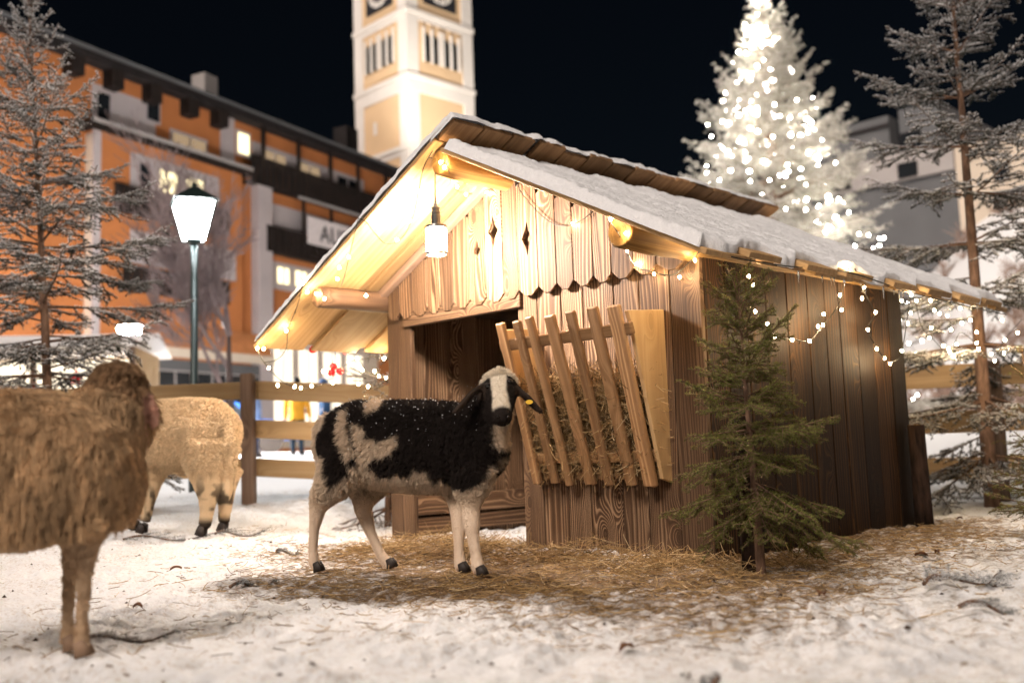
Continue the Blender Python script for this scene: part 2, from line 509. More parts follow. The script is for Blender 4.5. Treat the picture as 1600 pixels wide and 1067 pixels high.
# front wall, right of the opening
us = [1.252, 1.41, 1.60, 1.765, 1.985, 2.16, 2.36, 2.5515]
for a, b in zip(us[:-1], us[1:]):
    um = (a+b)/2
    plank('wall_plank', hut, (um, .012+random.uniform(-.003, .003), -.03), (um, .012, min(zr(um), zl(um))-.07), b-a-.006, .03, (0, -1, 0), M_WALL)
# left corner board, lintel, inner posts
plank('corner_board', hut, (.125, .012, -.03), (.125, .012, 1.50), .245, .035, (0, -1, 0), M_WALL)
plank('lintel', hut, (.20, -.006, 1.435), (1.30, -.006, 1.435), .105, .05, (0, -1, 0), M_WALL)
plank('door_post', hut, (1.275, .06, -.03), (1.275, .06, 1.40), .05, .06, (0, -1, 0), M_WALL)
# gable boards with saw-tooth feet; three of them with a diamond cut through
gu = [.055]
while gu[-1] < 2.44:
    gu.append(gu[-1]+random.choice((.138, .15, .145, .128, .158)))
gu[-1] = 2.50
DIA = [(1.0, 1.773, .066, .031), (1.174, 1.868, .104, .043), (1.401, 1.775, .104, .043)]
for uc, zc, hh, hw_ in DIA:        # let each diamond sit on the middle of a board
    i = int(np.argmin([abs((a+b)/2-uc) for a, b in zip(gu[:-1], gu[1:])]))
    m_ = (gu[i]+gu[i+1])/2
for k in range(len(gu)-1):
    a, b = gu[k]+.002, gu[k+1]-.002
    um = (a+b)/2
    top = lambda u: min(zl(u), zr(u))-.055
    z0 = 1.452
    bot = [(a-um, z0+.028), (-.022, z0-.016), (.022, z0-.016), (b-um, z0+.028)]
    apex = [] if not (a < 1.31 < b) else [(1.31-um, top(1.31))]
    tp = [(b-um, top(b))]+apex+[(a-um, top(a))]
    zz = 1.40
    dia = [d for d in DIA if a <= d[0] < b]
    pw = lambda P: [(x, z-zz) for x, z in P]
    if not dia:
        plank('gable_board', hut, (um, -.03, zz), (um, -.03, zz+1), 1, .024, (0, -1, 0), M_WALL, poly=pw(bot+tp), bevel=.0025)
    else:
        _, zc, hh, wd = dia[0]
        mid = (top(um))
        lhole = [(0, zc+hh), (-wd*.42, zc+hh*.38), (-wd, zc), (-wd*.42, zc-hh*.38), (0, zc-hh)]
        rhole = [(-x, z) for x, z in lhole][::-1]
        leftp = bot[:2]+[(0, z0-.012)]+lhole[::-1]+[(0, mid)]+[(a-um, top(a))]
        rightp = [(0, z0-.012)]+bot[2:]+[(b-um, top(b))]+[(0, mid)]+rhole[::-1]
        o = plank('gable_board', hut, (um, -.03, zz), (um, -.03, zz+1), 1, .024, (0, -1, 0), M_WALL, poly=pw(leftp), bevel=0)
        bm = bmesh.new(); bm.from_mesh(o.data)
        n = len(rightp); P2 = pw(rightp)
        va = [bm.verts.new((x, -.012, z)) for x, z in P2]; vb = [bm.verts.new((x, .012, z)) for x, z in P2]
        bm.faces.new(va); bm.faces.new(vb[::-1])
        for i in range(n):
            bm.faces.new((va[i], vb[i], vb[(i+1) % n], va[(i+1) % n]))
        bm.to_mesh(o.data); bm.free()
# right side wall
vsd = [0.03]
while vsd[-1] < HL-.12:
    vsd.append(min(HL, vsd[-1]+random.uniform(.17, .27)))
vsd[-1] = HL
for a, b in zip(vsd[:-1], vsd[1:]):
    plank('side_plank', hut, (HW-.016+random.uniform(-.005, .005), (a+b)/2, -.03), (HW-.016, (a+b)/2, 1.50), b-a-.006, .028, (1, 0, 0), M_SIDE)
# left wall, back wall and the boards inside
for k in range(9):
    a = .03+k*(HL-.03)/9; b = a+(HL-.03)/9
    plank('left_wall_plank', hut, (.03, (a+b)/2, -.03), (.03, (a+b)/2, 1.52), b-a-.004, .028, (1, 0, 0), M_WALL)
for k in range(11):
    a = .05+k*(HW-.1)/11; b = a+(HW-.1)/11; um = (a+b)/2
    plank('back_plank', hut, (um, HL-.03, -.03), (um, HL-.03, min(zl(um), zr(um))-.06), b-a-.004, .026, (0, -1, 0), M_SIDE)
plank('kick_board', hut, (.075, .06, .20), (.075, HL-.06, .20), .13, .05, (1, 0, 0), M_WALL)
plank('kick_board', hut, (.068, .06, .07), (.068, HL-.06, .07), .11, .03, (1, 0, 0), M_WALL)
# rafters under the roof at the gable
for s_, p0, p1 in ((-1, (-.10, zl(-.10)-.085), (1.24, zl(1.24)-.085)), (1, (1.34, zr(1.34)-.06), (2.60, zr(2.60)-.06))):
    plank('rafter', hut, (p0[0], -.075, p0[1]), (p1[0], -.075, p1[1]), .05, .055, (0, -1, 0), M_SLAT if s_ > 0 else M_POST)
# log purlins
def log_beam(u, z, r, v0, v1, mat, seed):
    rr = np.random.RandomState(seed)
    pts = [(u+rr.uniform(-.006, .006), v, z+rr.uniform(-.006, .006)) for v in np.linspace(v0+.012, v1, 14)]
    rad = [r*(1+rr.uniform(-.05, .05)) for _ in pts]
    pts = [(pts[0][0], v0, pts[0][2])]+pts; rad = [r*.86]+rad
    P = np.array(pts)
    v, f = tube(np.stack([P[:, 0]-u, P[:, 2]-z, v0*0+P[:, 1]-v0], -1)*[1, -1, 1], rad, 18)
    o = MB().add(v, f).build('log_beam', mat, hut, smooth=True, mtx=Matrix(((1, 0, 0, u), (0, 0, 1, v0), (0, -1, 0, z), (0, 0, 0, 1))))
    for pl in o.data.polygons:
        if len(pl.vertices) > 4:
            pl.use_smooth = False
    return o
log_beam(1.235, 2.172, .078, -.562, HL, M_LOGO, 1)
log_beam(.0, 1.575, .070, -.562, HL, M_LOG, 2)
log_beam(2.50, 1.548, .080, -.562, HL, M_LOGO, 3)
# roof boards, board on board
nl = unit((-SL, 0, 1)); nr = unit((SL, 0, 1))
V0, V1 = -.611, 2.793
pitch = (V1-V0)/7.45
for k in range(8):
    v = V0+k*pitch
    w = .385 if k < 7 else V1-v
    j = random.uniform(-.02, .02)
    for side in (0, 1):
        if side == 0:
            a = (-.693+j, v+w/2, zl(-.693+j)-.014); b = (1.25, v+w/2, 0); b = (b[0], b[1], zl(b[0])-.014)
            plank('roof_board', hut, a, b, w, .026, nl, M_ROOF)
        else:
            ue = 3.02+random.uniform(-.03, .012)
            plank('roof_board', hut, (ue, v+w/2, zr(ue)-.014), (1.30, v+w/2, zr(1.30)-.014), w, .026, nr, M_ROOF)
for k in range(7):
    v = V0+k*pitch+.385+(pitch-.385)/2
    for side in (0, 1):
        w = random.uniform(.25, .31)
        if side == 0:
            a = -.693+random.uniform(-.03, .02); b = 1.24
            plank('cover_board', hut, (a, v, zl(a)+.0145), (b, v, zl(b)+.0145), w, .026, nl, M_ROOF)
        else:
            ue = 3.05+random.uniform(-.03, .03)
            plank('cover_board', hut, (ue, v, zr(ue)+.0165), (1.31, v, zr(1.31)+.0165), w, .030, nr, M_ROOF)
# short boards along the ridge: the left slope's courses stand up past it
for k in range(15):
    v = V0+.02+k*(V1-V0)/15
    w = (V1-V0)/15-random.choice((.012, .02, .05))
    a = 1.255; b = 1.392+random.uniform(-.012, .02)
    plank('ridge_board', hut, (a, v+w/2, zl(a)-.012), (b, v+w/2, zl(b)-.012), w, .03, nl, M_RIDGE)
# snow on the roof
def roof_snow(name, o, dw, dv, nrm, Lw, Lv, th, seed, nw=170, nv=280, ragged=.04, prof=0.):
    w_ = np.linspace(0, 1, nw); v_ = np.linspace(0, 1, nv)
    W_, V_ = np.meshgrid(w_, v_)
    e0 = ragged*(fbm(V_*Lv*7, 0*V_+seed, 4, seed)-.5)*2       # edge wander
    e1_ = ragged*(fbm(V_*Lv*5, 0*V_+seed+9, 4, seed+1)-.5)*2
    f0 = ragged*.55*(fbm(W_*Lw*9, 0*W_+seed+3, 4, seed+2)-.5)*2
    ww = W_*(Lw+e1_-e0)+e0
    vv = V_*Lv+f0*(1-2*V_)
    ed = np.minimum(np.minimum(W_*Lw, (1-W_)*Lw), np.minimum(V_*Lv, (1-V_)*Lv))
    round_ = np.sqrt(np.clip(ed/.022, 0, 1)*(2-np.clip(ed/.022, 0, 1)))
    t = th*(.75+.7*(fbm(ww*2.5, vv*2.5, 3, seed+4)-.45))+.022*(fbm(ww*22, vv*22, 3, seed+5)-.45)+.014*(fbm(ww*70, vv*70, 2, seed+6)-.4)
    t = np.maximum(t, .012)*round_-.012*(1-round_)
    if prof:        # the snow follows the raised cover boards and slumps between them
        ph_ = ((vv-.385-(pitch-.385)/2)/pitch) % 1
        cov = 1-sstep(.16, .40, np.minimum(ph_, 1-ph_))
        t = t+prof*cov*round_
        ww = ww+(W_**6)*(.010*(1-cov)-.030*cov+.07*(fbm(vv*7, vv*0, 4, seed+20)-.5))
        t = t-(W_**10)*.012*(1-cov)+(W_**6)*.02*(fbm(vv*13, vv*0+3, 3, seed+21)-.4)
    P = np.asarray(o)+ww[..., None]*np.asarray(dw)+vv[..., None]*np.asarray(dv)+t[..., None]*np.asarray(nrm)
    ii = np.arange(nw*nv).reshape(nv, nw)
    f = np.stack([ii[:-1, :-1], ii[:-1, 1:], ii[1:, 1:], ii[1:, :-1]], -1).reshape(-1, 4)
    if np.cross(dw, dv)@nrm < 0:
        f = f[:, ::-1].copy()
    return link(name, mesh_np(name, P.reshape(-1, 3), f, [M_SNOWC], smooth=True), hut)
dr = unit((1, 0, -SL)); dl = unit((-1, 0, -SL)); dv = A3(0, 1, 0)
lenR = (3.03-1.33)/dr[0]
roof_snow('snow_layer', A3(1.33, V0-.012, zr(1.33)+.012), dr, dv, nr, lenR-.02, V1-V0+.02, .050, 3, prof=.014)
lenL = (1.36+.69)/-dl[0]
roof_snow('snow_layer', A3(1.36, V0-.006, zl(1.36)+.024), dl, dv, nl, lenL+.005, V1-V0+.012, .040, 8, ragged=.02)
roof_snow('snow_layer', A3(1.40, V0+.0, zl(1.40)+.002), dl, dv, nl, .22, V1-V0, .062, 13, nw=30, ragged=.03)

M_ICE = NT('ice').base((.75, .80, .85), .08, .5).mat
M_ICE.node_tree.nodes['Principled BSDF'].inputs['Transmission Weight'].default_value = .85
M_ICE.node_tree.nodes['Principled BSDF'].inputs['IOR'].default_value = 1.31
ri = np.random.RandomState(9)
for k in range(26):
    left = k < 11
    v_ = ri.uniform(-.5, .55) if left else ri.uniform(-.2, 2.6)
    u_ = -.690 if left else 3.045
    zt = (zl(u_) if left else zr(u_))-.026
    l_ = ri.uniform(.02, .085); r_ = ri.uniform(.003, .006)
    MB().tube([(u_, v_, zt+.012), (u_, v_, zt-l_*.3), (u_+ri.uniform(-.003, .003), v_, zt-l_*.7), (u_, v_, zt-l_)], [r_, r_*.8, r_*.45, .0006], 7).build('icicle', M_ICE, hut, smooth=True)

# ------------------------------------------------------------------ hay rack on the front wall
rack = thing('hay_rack', 'slatted wooden hay rack mounted on the stable front', 'hay rack', HA, HYAW)
su = [1.455, 1.588, 1.697, 1.844, 1.978, 2.127, 2.251]
for k, u in enumerate(su):
    w = (.064, .058, .056, .070, .062, .070, .082)[k]
    tv = -.345+random.uniform(-.012, .012)
    plank('slat', rack, (u+random.uniform(-.006, .006), -.085, .352+random.uniform(-.008, .008)), (u+random.uniform(-.012, .012), tv, 1.25+random.uniform(-.008, .008)), w, .030, (0, -1, -.3), M_SLAT, bevel=.007)
plank('rail', rack, (1.40, -.288, 1.13), (2.335, -.288, 1.13), .062, .034, (0, -1, -.3), M_SLAT, bevel=.005)
plank('rail', rack, (1.42, -.090, .50), (2.30, -.090, .50), .06, .034, (0, -1, -.3), M_SLAT, bevel=.005)
plank('rail', rack, (1.42, -.045, .40), (2.30, -.045, .40), .05, .034, (0, -1, 0), M_SLAT, bevel=.005)
for u in (2.305, 1.405):
    plank('side_panel', rack, (u, 0, .36), (u, 0, 1.36), 1, .024, (1, 0, 0), M_RAIL, poly=[(-.001, 0), (.075, .02), (.27, .80), (.30, .86), (-.001, .885)])

# ------------------------------------------------------------------ pendant lamp
LU, LV, LZ = 1.172, -.55, 1.655
lamp = thing('pendant_lamp', 'lit glass pendant lamp hanging on a cord from the ridge log', 'lamp', hw(LU, LV, LZ), HYAW)
MB().tube([(0, 0, .29), (.002, 0, .40), (.006, 0, .545)], .004, 6).build('cord', M_WIRE, lamp)
def lathe(prof, n=24):
    v = []; f = []
    for r, z in prof:
        for k in range(n):
            v.append((r*math.cos(2*math.pi*k/n), r*math.sin(2*math.pi*k/n), z))
    for i in range(len(prof)-1):
        for k in range(n):
            f.append((i*n+k, i*n+(k+1) % n, (i+1)*n+(k+1) % n, (i+1)*n+k))
    f.append(tuple(range(n))[::-1]); f.append(tuple((len(prof)-1)*n+k for k in range(n)))
    return v, f
MB().add(*lathe([(.027, .165), (.027, .225), (.023, .228), (.023, .234), (.027, .238), (.027, .246), (.021, .25), (.021, .262), (.025, .265), (.025, .272), (.012, .278), (.009, .30)])).build('socket', M_STEEL, lamp, smooth=False)
MB().add(*lathe([(.060, .150), (.062, .158), (.060, .166), (.026, .170)])).build('cap', M_STEEL, lamp)
MB().add(*lathe([(.030, .006), (.046, .012), (.049, .03), (.049, .14), (.045, .150)])).build('glass', M_LAMPGLASS, lamp, smooth=True)
v, f = [], []
for r, z in ((.053, 0), (.063, 0), (.063, .014), (.053, .014)):
    v += [(r*math.cos(2*math.pi*k/28), r*math.sin(2*math.pi*k/28), z) for k in range(28)]
for i in range(4):
    for k in range(28):
        f.append((i*28+k, i*28+(k+1) % 28, ((i+1) % 4)*28+(k+1) % 28, ((i+1) % 4)*28+k))
MB().add(v, f).build('guard_ring', M_STEEL, lamp, smooth=False)
for k in range(4):
    a = math.pi/4+k*math.pi/2
    MB().tube([(.058*math.cos(a), .058*math.sin(a), .008), (.058*math.cos(a), .058*math.sin(a), .156)], .0022, 5).build('guard_bar', M_STEEL, lamp)

# ------------------------------------------------------------------ fences
def fence(label, p0, p1, posts, nrail, zt, group, ext=(.3, .3), rw=.17, rail_side=1):
    p0 = np.asarray(p0, float); p1 = np.asarray(p1, float)
    t = thing('fence', label, 'fence', (p0[0], p0[1], 0), 0, group)
    d = unit(p1-p0); n = A3(d[1], -d[0], 0)
    for s_ in posts:
        q = p0+(p1-p0)*s_
        g = float(ground_base(q[0], q[1]))
        lean = random.uniform(-.01, .01)
        plank('post', t, q-p0+A3(0, 0, g-.1), q-p0+A3(lean, 0, g+1.16), .115, .10, n, M_POST, bevel=.008)
    cuts = sorted(posts)
    for zz in zt:
        for a, b in zip(cuts[:-1], cuts[1:]):
            qa = p0+(p1-p0)*a; qb = p0+(p1-p0)*b
            ga = float(ground_base(qa[0], qa[1])); gb = float(ground_base(qb[0], qb[1]))
            off = -n*.068*rail_side
            e = d*.004
            plank('rail', t, qa-p0+off+A3(0, 0, ga+zz)+e, qb-p0+off+A3(0, 0, gb+zz)-e, rw+random.uniform(-.012, .008), .03, n, M_RAIL)
    return t
fl0 = atY(378, 772, 9.3); fd = A3(.99, .02, 0)
fx = lambda px, Y: A3((px-800)/CF*Y, Y, 0)
q0 = fx(-420, 9.9); q1 = fx(760, 9.1)
pm = (A3(-2.44, 9.3, 0)[0]-q0[0])/(q1[0]-q0[0])
fence('pale board fence left of the stable, three rails on a dark post', q0, q1, [0, pm*.5, pm, 1], 3, (.30, .655, 1.01), 'fences round the pen')
r0 = fx(1250, 8.9); r1 = fx(1900, 8.15)
fence('pale board fence right of the stable behind dark spruce branches', r0, r1, [0, .48, 1], 3, (.27, .66, 1.05), 'fences round the pen', rw=.19)
for fo in [o for o in bpy.data.objects if o.name.startswith('rail') and o.parent and o.parent.name.startswith('fence')]:
    pass

# dark posts at the stable's side
def stump(label, p, h, r, lean=(0, 0), name='stake'):
    v, f = tube([(0, 0, -.06), (lean[0]*.3, lean[1]*.3, h*.3), (lean[0]*.7, lean[1]*.7, h*.7), (*lean, h)], [r*1.05, r, r*.96, r*.95], 12)
    t = thing(name, label, 'post', (p[0], p[1], 0))
    MB().add(v, f[:-1]).build('trunk', M_STUMP, t, smooth=True)
    c, cf = tube([(*lean, h-.004), (*lean, h+.003)], r*.93, 12)
    MB().add(c, cf).build('cut_face', M_LOGO, t)
stump('short black bark post standing behind the little green spruce', (1.03, 4.60), .67, .040, (.0, .02))
stump('short black bark post at the back corner of the stable', hw(HW+.075, HL-.06, 0), .62, .055, (-.01, 0))

# ------------------------------------------------------------------ string lights
bm = bmesh.new(); bmesh.ops.create_icosphere(bm, subdivisions=2, radius=1)
ICO_V = np.array([v.co[:] for v in bm.verts]); ICO_F = np.array([[v.index for v in f.verts] for f in bm.faces]); bm.free()
BULB = mesh_np('bulb', ICO_V*[.0068, .0068, .0088], ICO_F, [M_BULB], smooth=True)
BULBX = mesh_np('bulb', ICO_V*.017, ICO_F, [M_BULBX], smooth=True)
BULBB = mesh_np('bulb', ICO_V*.036, ICO_F, [M_BULBBIG], smooth=True)
def wire_object(name, runs, parent, rad=.0030):
    for P in runs:
        w = MB().tube(P, rad, 5).build(name, M_WIRE, parent, smooth=True)
        for q in P[3:-2:9]:      # little leads that stick out to a bulb
            MB().tube([q, q+A3(*RNG.normal(0, .012, 3))+A3(0, 0, -.006)], rad*.8, 4).build('lead', M_WIRE, w)
def string_lights(label, runs, bulbs, rad=.0030, mesh=None):
    base = np.asarray(runs[0][0], float)
    t = thing('string_lights', label, 'string lights', base, 0, 'light strings on and around the stable')
    wire_object('wire', [smooth_path([np.asarray(p, float)-base for p in r], 7) for r in runs], t, rad)
    for b in bulbs:
        link('bulb', mesh or BULB, t, np.asarray(b, float)-base)
    return t
hv = lambda px, py, v: hw(*hut_v(px, py, v))
hu = lambda px, py, u: hw(*hut_u(px, py, u))
RK = -.628       # just in front of the roof's front edge
string_lights('light string looping down the left front edge of the stable roof',
    [[hv(676, 236, RK), hv(662, 262, RK), hv(654, 300, RK+.1), hv(645, 340, RK+.2), hv(628, 372, RK+.2), hv(604, 381, RK+.1), hv(586, 365, RK+.05), hv(572, 347, RK), hv(560, 341, RK)],
     [hv(560, 341, RK), hv(552, 375, RK+.02), hv(546, 400, RK+.05), hv(538, 432, RK+.06), hv(533, 446, RK+.1)],
     [hv(470, 444, RK), hv(468, 466, RK+.02), hv(460, 490, RK+.05), hv(450, 515, RK+.1), hv(447, 545, RK+.15), hv(432, 562, RK+.1), hv(414, 566, RK)],
     [hv(400, 540, RK), hv(410, 562, RK), hv(428, 584, RK), hv(448, 600, RK), hv(480, 606, RK+.1), hv(510, 598, RK+.4)]],
    [hv(*p) for p in ((655, 300, -.5), (640, 345, -.45), (620, 375, -.42), (545, 402, -.58), (530, 418, -.58), (527, 436, -.58), (468, 440, -.64), (480, 456, -.63), (494, 459, -.585), (507, 467, -.585), (447, 517, -.53), (572, 462, -.3), (460, 604, -.6), (487, 603, -.53), (434, 602, -.6), (470, 606, -.6), (412, 545, -.64), (402, 544, -.64), (420, 575, -.63))])
GF = -.062
string_lights('light string draped across the gable boards under the lamp',
    [[hv(690, 246, -.60), hv(700, 262, -.58), hv(706, 285, -.4), hv(722, 301, -.2), hv(748, 303, GF), hv(766, 296, GF), hv(779, 276, GF)],
     [hv(806, 280, GF), hv(814, 300, GF), hv(834, 325, GF), hv(856, 345, GF), hv(878, 353, GF), hv(906, 346, GF), hv(930, 326, GF), hv(942, 318, GF)],
     [hv(942, 322, -.60), hv(955, 348, -.60), hv(968, 368, -.58), hv(978, 388, -.3), hv(990, 412, GF), hv(1015, 424, GF), hv(1045, 430, GF), hv(1064, 422, GF), hv(1094, 392, GF), hv(1104, 382, GF)]],
    [hv(*p) for p in ((694, 262, -.59), (688, 254, -.6), (714, 292, -.35), (728, 304, -.2), (744, 303, GF), (760, 300, GF), (895, 350, GF), (954, 343, -.605), (978, 365, -.58), (980, 392, -.3), (994, 413, GF), (1062, 433, GF), (1022, 428, GF), (1086, 407, GF), (1092, 388, -.2))])
SU = HW+.055
hs = lambda px, py, d=0.: hu(px, py, SU+d)
side_b = [(1155, 395, .30), (1180, 487, .30), (1199, 506, .25), (1211, 527, .2), (1238, 531, .1), (1265, 533, .06), (1287, 491, .06), (1278, 510, .06), (1286, 508, .08), (1315, 484, .05), (1312, 461, .07), (1351, 449, .06), (1347, 466, .05), (1368, 488, .05), (1356, 515, .05), (1370, 545, .05), (1382, 560, .05), (1391, 568, .05), (1409, 548, .05), (1327, 413, .40), (1328, 425, .40), (1424, 461, .40), (1170, 432, .3), (1177, 446, .3)]
string_lights('warm light string hung in loops along the dark side wall',
    [[hs(1104, 390, .3), hs(1155, 404, .42), hs(1230, 416, .44), hs(1326, 426, .44), hs(1420, 456, .44), hs(1500, 476, .44), hs(1572, 492, .44)],
     [hs(1326, 420, .40), hs(1319, 446, .25), hs(1313, 470, .12), hs(1300, 492, .06), hs(1286, 508, .06), hs(1266, 532, .06), hs(1238, 530, .10), hs(1212, 524, .2), hs(1198, 504, .25), hs(1180, 486, .30)],
     [hs(1424, 452, .40), hs(1409, 548, .06), hs(1392, 566, .05), hs(1381, 558, .05), hs(1368, 540, .05), hs(1356, 514, .05), hs(1366, 488, .05), hs(1348, 452, .08), hs(1340, 430, .3), hs(1336, 420, .42)]],
    [hs(*p) for p in side_b])

# ------------------------------------------------------------------ trees
def tri_strip_segments(a, b, ra, rb, n=3):
    """thin n-sided cones from points a to b (arrays)"""
    a = np.asarray(a); b = np.asarray(b); N = len(a)
    t = b-a; t = t/np.maximum(np.linalg.norm(t, axis=1, keepdims=True), 1e-9)
    h = np.where(np.abs(t[:, 2:3]) > .9, [[1., 0, 0]], [[0, 0, 1.]])
    x = np.cross(t, h); x /= np.linalg.norm(x, axis=1, keepdims=True); y = np.cross(t, x)
    ra = np.broadcast_to(np.asarray(ra, float), (N,))[:, None]; rb = np.broadcast_to(np.asarray(rb, float), (N,))[:, None]
    vs_ = []
    for k in range(n):
        th = 2*math.pi*k/n
        d = math.cos(th)*x+math.sin(th)*y
        vs_.append(a+ra*d)
    for k in range(n):
        th = 2*math.pi*k/n
        d = math.cos(th)*x+math.sin(th)*y
        vs_.append(b+rb*d)
    V = np.stack(vs_, 1)          # N,2n,3
    fs = []
    for k in range(n):
        q = (k+1) % n
        fs += [(k, q, n+q), (k, n+q, n+k)]
    F = (np.arange(N)[:, None, None]*2*n+np.array(fs)[None]).reshape(-1, 3)
    return V.reshape(-1, 3), F
def needles(a, b, dens, ln, wd, rs, frost, up=.35, spread=1.0):
    a = np.asarray(a); b = np.asarray(b)
    L = np.linalg.norm(b-a, axis=1)
    n = np.maximum((L*dens).astype(int), 3)
    I = np.repeat(np.arange(len(a)), n); N = len(I)
    t = (b-a)/np.maximum(L, 1e-9)[:, None]
    h = np.where(np.abs(t[:, 2:3]) > .9, [[1., 0, 0]], [[0, 0, 1.]])
    x = np.cross(t, h); x /= np.linalg.norm(x, axis=1, keepdims=True); y = np.cross(x, t)
    s = rs.rand(N); ph = rs.rand(N)*2*math.pi
    rad = np.cos(ph)[:, None]*x[I]+np.sin(ph)[:, None]*y[I]
    d = t[I]*rs.uniform(.45, .95, N)[:, None]+rad*spread+np.array([0, 0, .12])
    d /= np.linalg.norm(d, axis=1, keepdims=True)
    p = a[I]+(b-a)[I]*s[:, None]
    l = ln*rs.uniform(.7, 1.2, N)*(1-.35*s**4)
    sd = np.cross(d, rs.normal(0, 1, (N, 3))); sd /= np.maximum(np.linalg.norm(sd, axis=1, keepdims=True), 1e-9)
    w = wd*rs.uniform(.7, 1.3, N)
    q = p+d*l[:, None]
    V = np.stack([p-sd*w[:, None]*.5, p+sd*w[:, None]*.5, q+sd*w[:, None]*.28, q-sd*w[:, None]*.28], 1)
    F = (np.arange(N)[:, None]*4+np.array([0, 1, 2, 3])[None])
    fr = frost+up*d[:, 2]+rs.normal(0, .16, N)
    fr = np.clip(np.stack([fr-.25, fr-.25, fr+.2, fr+.2], 1), 0, 1)
    return V.reshape(-1, 3), F, fr.ravel()
def rot_about(v, k, ang):
    v = np.asarray(v, float); k = unit(k)
    return v*math.cos(ang)+np.cross(k, v)*math.sin(ang)+k*(k@v)*(1-math.cos(ang))
def spruce(label, base, top, rmax, whorls, per, seed, nl_=.018, nw=.003, dens=260, frost=.5, tw=.26, tsp=.055, trunk_r=.045, lo=.10, elev=(-18, 48), bark=None, mat=None, group=None, name='spruce_tree', shape=.85, upf=.35, inter=3, sub=True, frost_in=.45, cat='spruce tree', rj=.25, sag=.28):
    rs = np.random.RandomState(seed)
    base = np.asarray(base, float); top = np.asarray(top, float); H = np.linalg.norm(top-base)
    ax = (top-base)/H
    t = thing(name, label, cat, base, 0, group)
    top = top-base
    pts = [ax*H*s+A3(*rs.normal(0, .004*H*.3, 2), 0)*(s*(1-s)*4) for s in np.linspace(0, 1, 12)]
    MB().tube([A3(0, 0, -.08)]+pts, [trunk_r*1.15]+[max(trunk_r*(1-s)**.9, .006) for s in np.linspace(0, 1, 12)], 9).build('trunk', bark or M_BARK, t, smooth=True)
    SA, SB, SF = [], [], []           # needle segments and their frost
    WA, WB, RA, RB = [], [], [], []   # wood
    def seg(a, b, r0, r1, f):
        SA.append(a); SB.append(b); SF.append(f); WA.append(a); WB.append(b); RA.append(r0); RB.append(r1)
    hs_ = list(np.linspace(lo, .955, whorls)**.92)
    levels = []
    for i, h in enumerate(hs_):
        levels.append((h, per, 1.))
        if i < len(hs_)-1:
            for q in range(inter):
                levels.append((h+(hs_[i+1]-h)*rs.uniform(.15, .9), 1, .55))
    for h, nb, lf in levels:
        az0 = rs.uniform(0, 6.28)
        for k in range(nb):
            az = az0+6.283*k/nb+rs.normal(0, .22)
            Lb = (rmax*(1-h)**shape+.05*rmax)*lf*(1+rs.uniform(-rj, rj))
            el = math.radians(elev[0]+(elev[1]-elev[0])*h**1.3+rs.normal(0, 6))
            p = ax*H*(h+rs.uniform(-.008, .008))
            dirh = A3(math.cos(az), math.sin(az), 0)
            d = dirh*math.cos(el)+A3(0, 0, math.sin(el))
            ns = max(3, int(Lb/.10))
            prev = p
            side = unit(np.cross(d, A3(0, 0, 1)))
            line = [p]
            for j in range(1, ns+1):
                s = j/ns
                q = p+d*Lb*s+A3(0, 0, 1)*(-sag*Lb*(1-h)*(s**1.6)*.8+.20*Lb*s**3*(1-.5*h))+side*rs.normal(0, .012)*Lb*s
                line.append(q)
            for j in range(ns):
                s = (j+.5)/ns
                a, b = line[j], line[j+1]
                rr = max(.0035, .016*(Lb/1.2)*(1-s))
                if s > .22:
                    seg(a, b, rr, rr*.8, frost*(.6+.6*s) if s > .3 else frost*.3)
                else:
                    WA.append(a); WB.append(b); RA.append(rr); RB.append(rr*.9)
            # side twigs
            s = .14+rs.uniform(0, .05)
            sgn = 1
            while s < .985:
                f_ = s*ns; j = min(int(f_), ns-1)
                a = line[j]+(line[j+1]-line[j])*(f_-j)
                tg = unit(line[j+1]-line[j])
                lt = min(tw, (1-s)*Lb*.62+.045)*rs.uniform(.65, 1.15)
                lt *= .6+.4*min(1, s/.3)
                kx = unit(np.cross(tg, A3(0, 0, 1))); nrm = np.cross(kx, tg)
                td = rot_about(tg, nrm, sgn*math.radians(rs.uniform(38, 62)))
                td = unit(td+A3(0, 0, rs.uniform(-.40, .12)))
                e = a+td*lt+A3(0, 0, -.12*lt)
                fr = frost*(frost_in+(1.15-frost_in)*s)
                seg(a, e, .0030, .0018, fr)
                if sub and lt > tw*.42:
                    for q in range(int(lt/.05)):
                        ss = rs.uniform(.2, .9)
                        a2 = a+(e-a)*ss
                        td2 = unit(rot_about(td, nrm, rs.choice((-1, 1))*math.radians(rs.uniform(35, 60)))+A3(0, 0, rs.uniform(-.35, .15)))
                        seg(a2, a2+td2*lt*rs.uniform(.28, .5), .0022, .0015, fr*1.05)
                s += tsp/Lb*rs.uniform(.6, 1.4)
                sgn = -sgn
    # leader
    tp = ax*H
    seg(tp-ax*min(.22, .07*H), tp+ax*.02, .005, .003, frost)
    SA = np.array(SA); SB = np.array(SB); SF = np.array(SF)
    n_per = np.maximum((np.linalg.norm(SB-SA, axis=1)*dens).astype(int), 3)
    V1_, F1, fr = needles(SA, SB, dens, nl_, nw, rs, np.repeat(SF, n_per), upf)
    V2, F2 = tri_strip_segments(np.array(WA), np.array(WB), np.array(RA), np.array(RB), 3)
    F2 = np.concatenate([F2, F2[:, 2:3]], 1)
    # quads for needles, degenerate-free triangles for wood go into one crown mesh
    me = bpy.data.meshes.new('crown')
    verts = np.concatenate([V1_, V2]).astype(np.float32)
    me.vertices.add(len(verts)); me.vertices.foreach_set('co', verts.ravel())
    tri = F2[:, :3]+len(V1_)
    loops = np.concatenate([F1.ravel(), tri.ravel()]).astype(np.int32)
    me.loops.add(len(loops)); me.loops.foreach_set('vertex_index', loops)
    st = np.concatenate([np.arange(len(F1))*4, len(F1)*4+np.arange(len(tri))*3]).astype(np.int32)
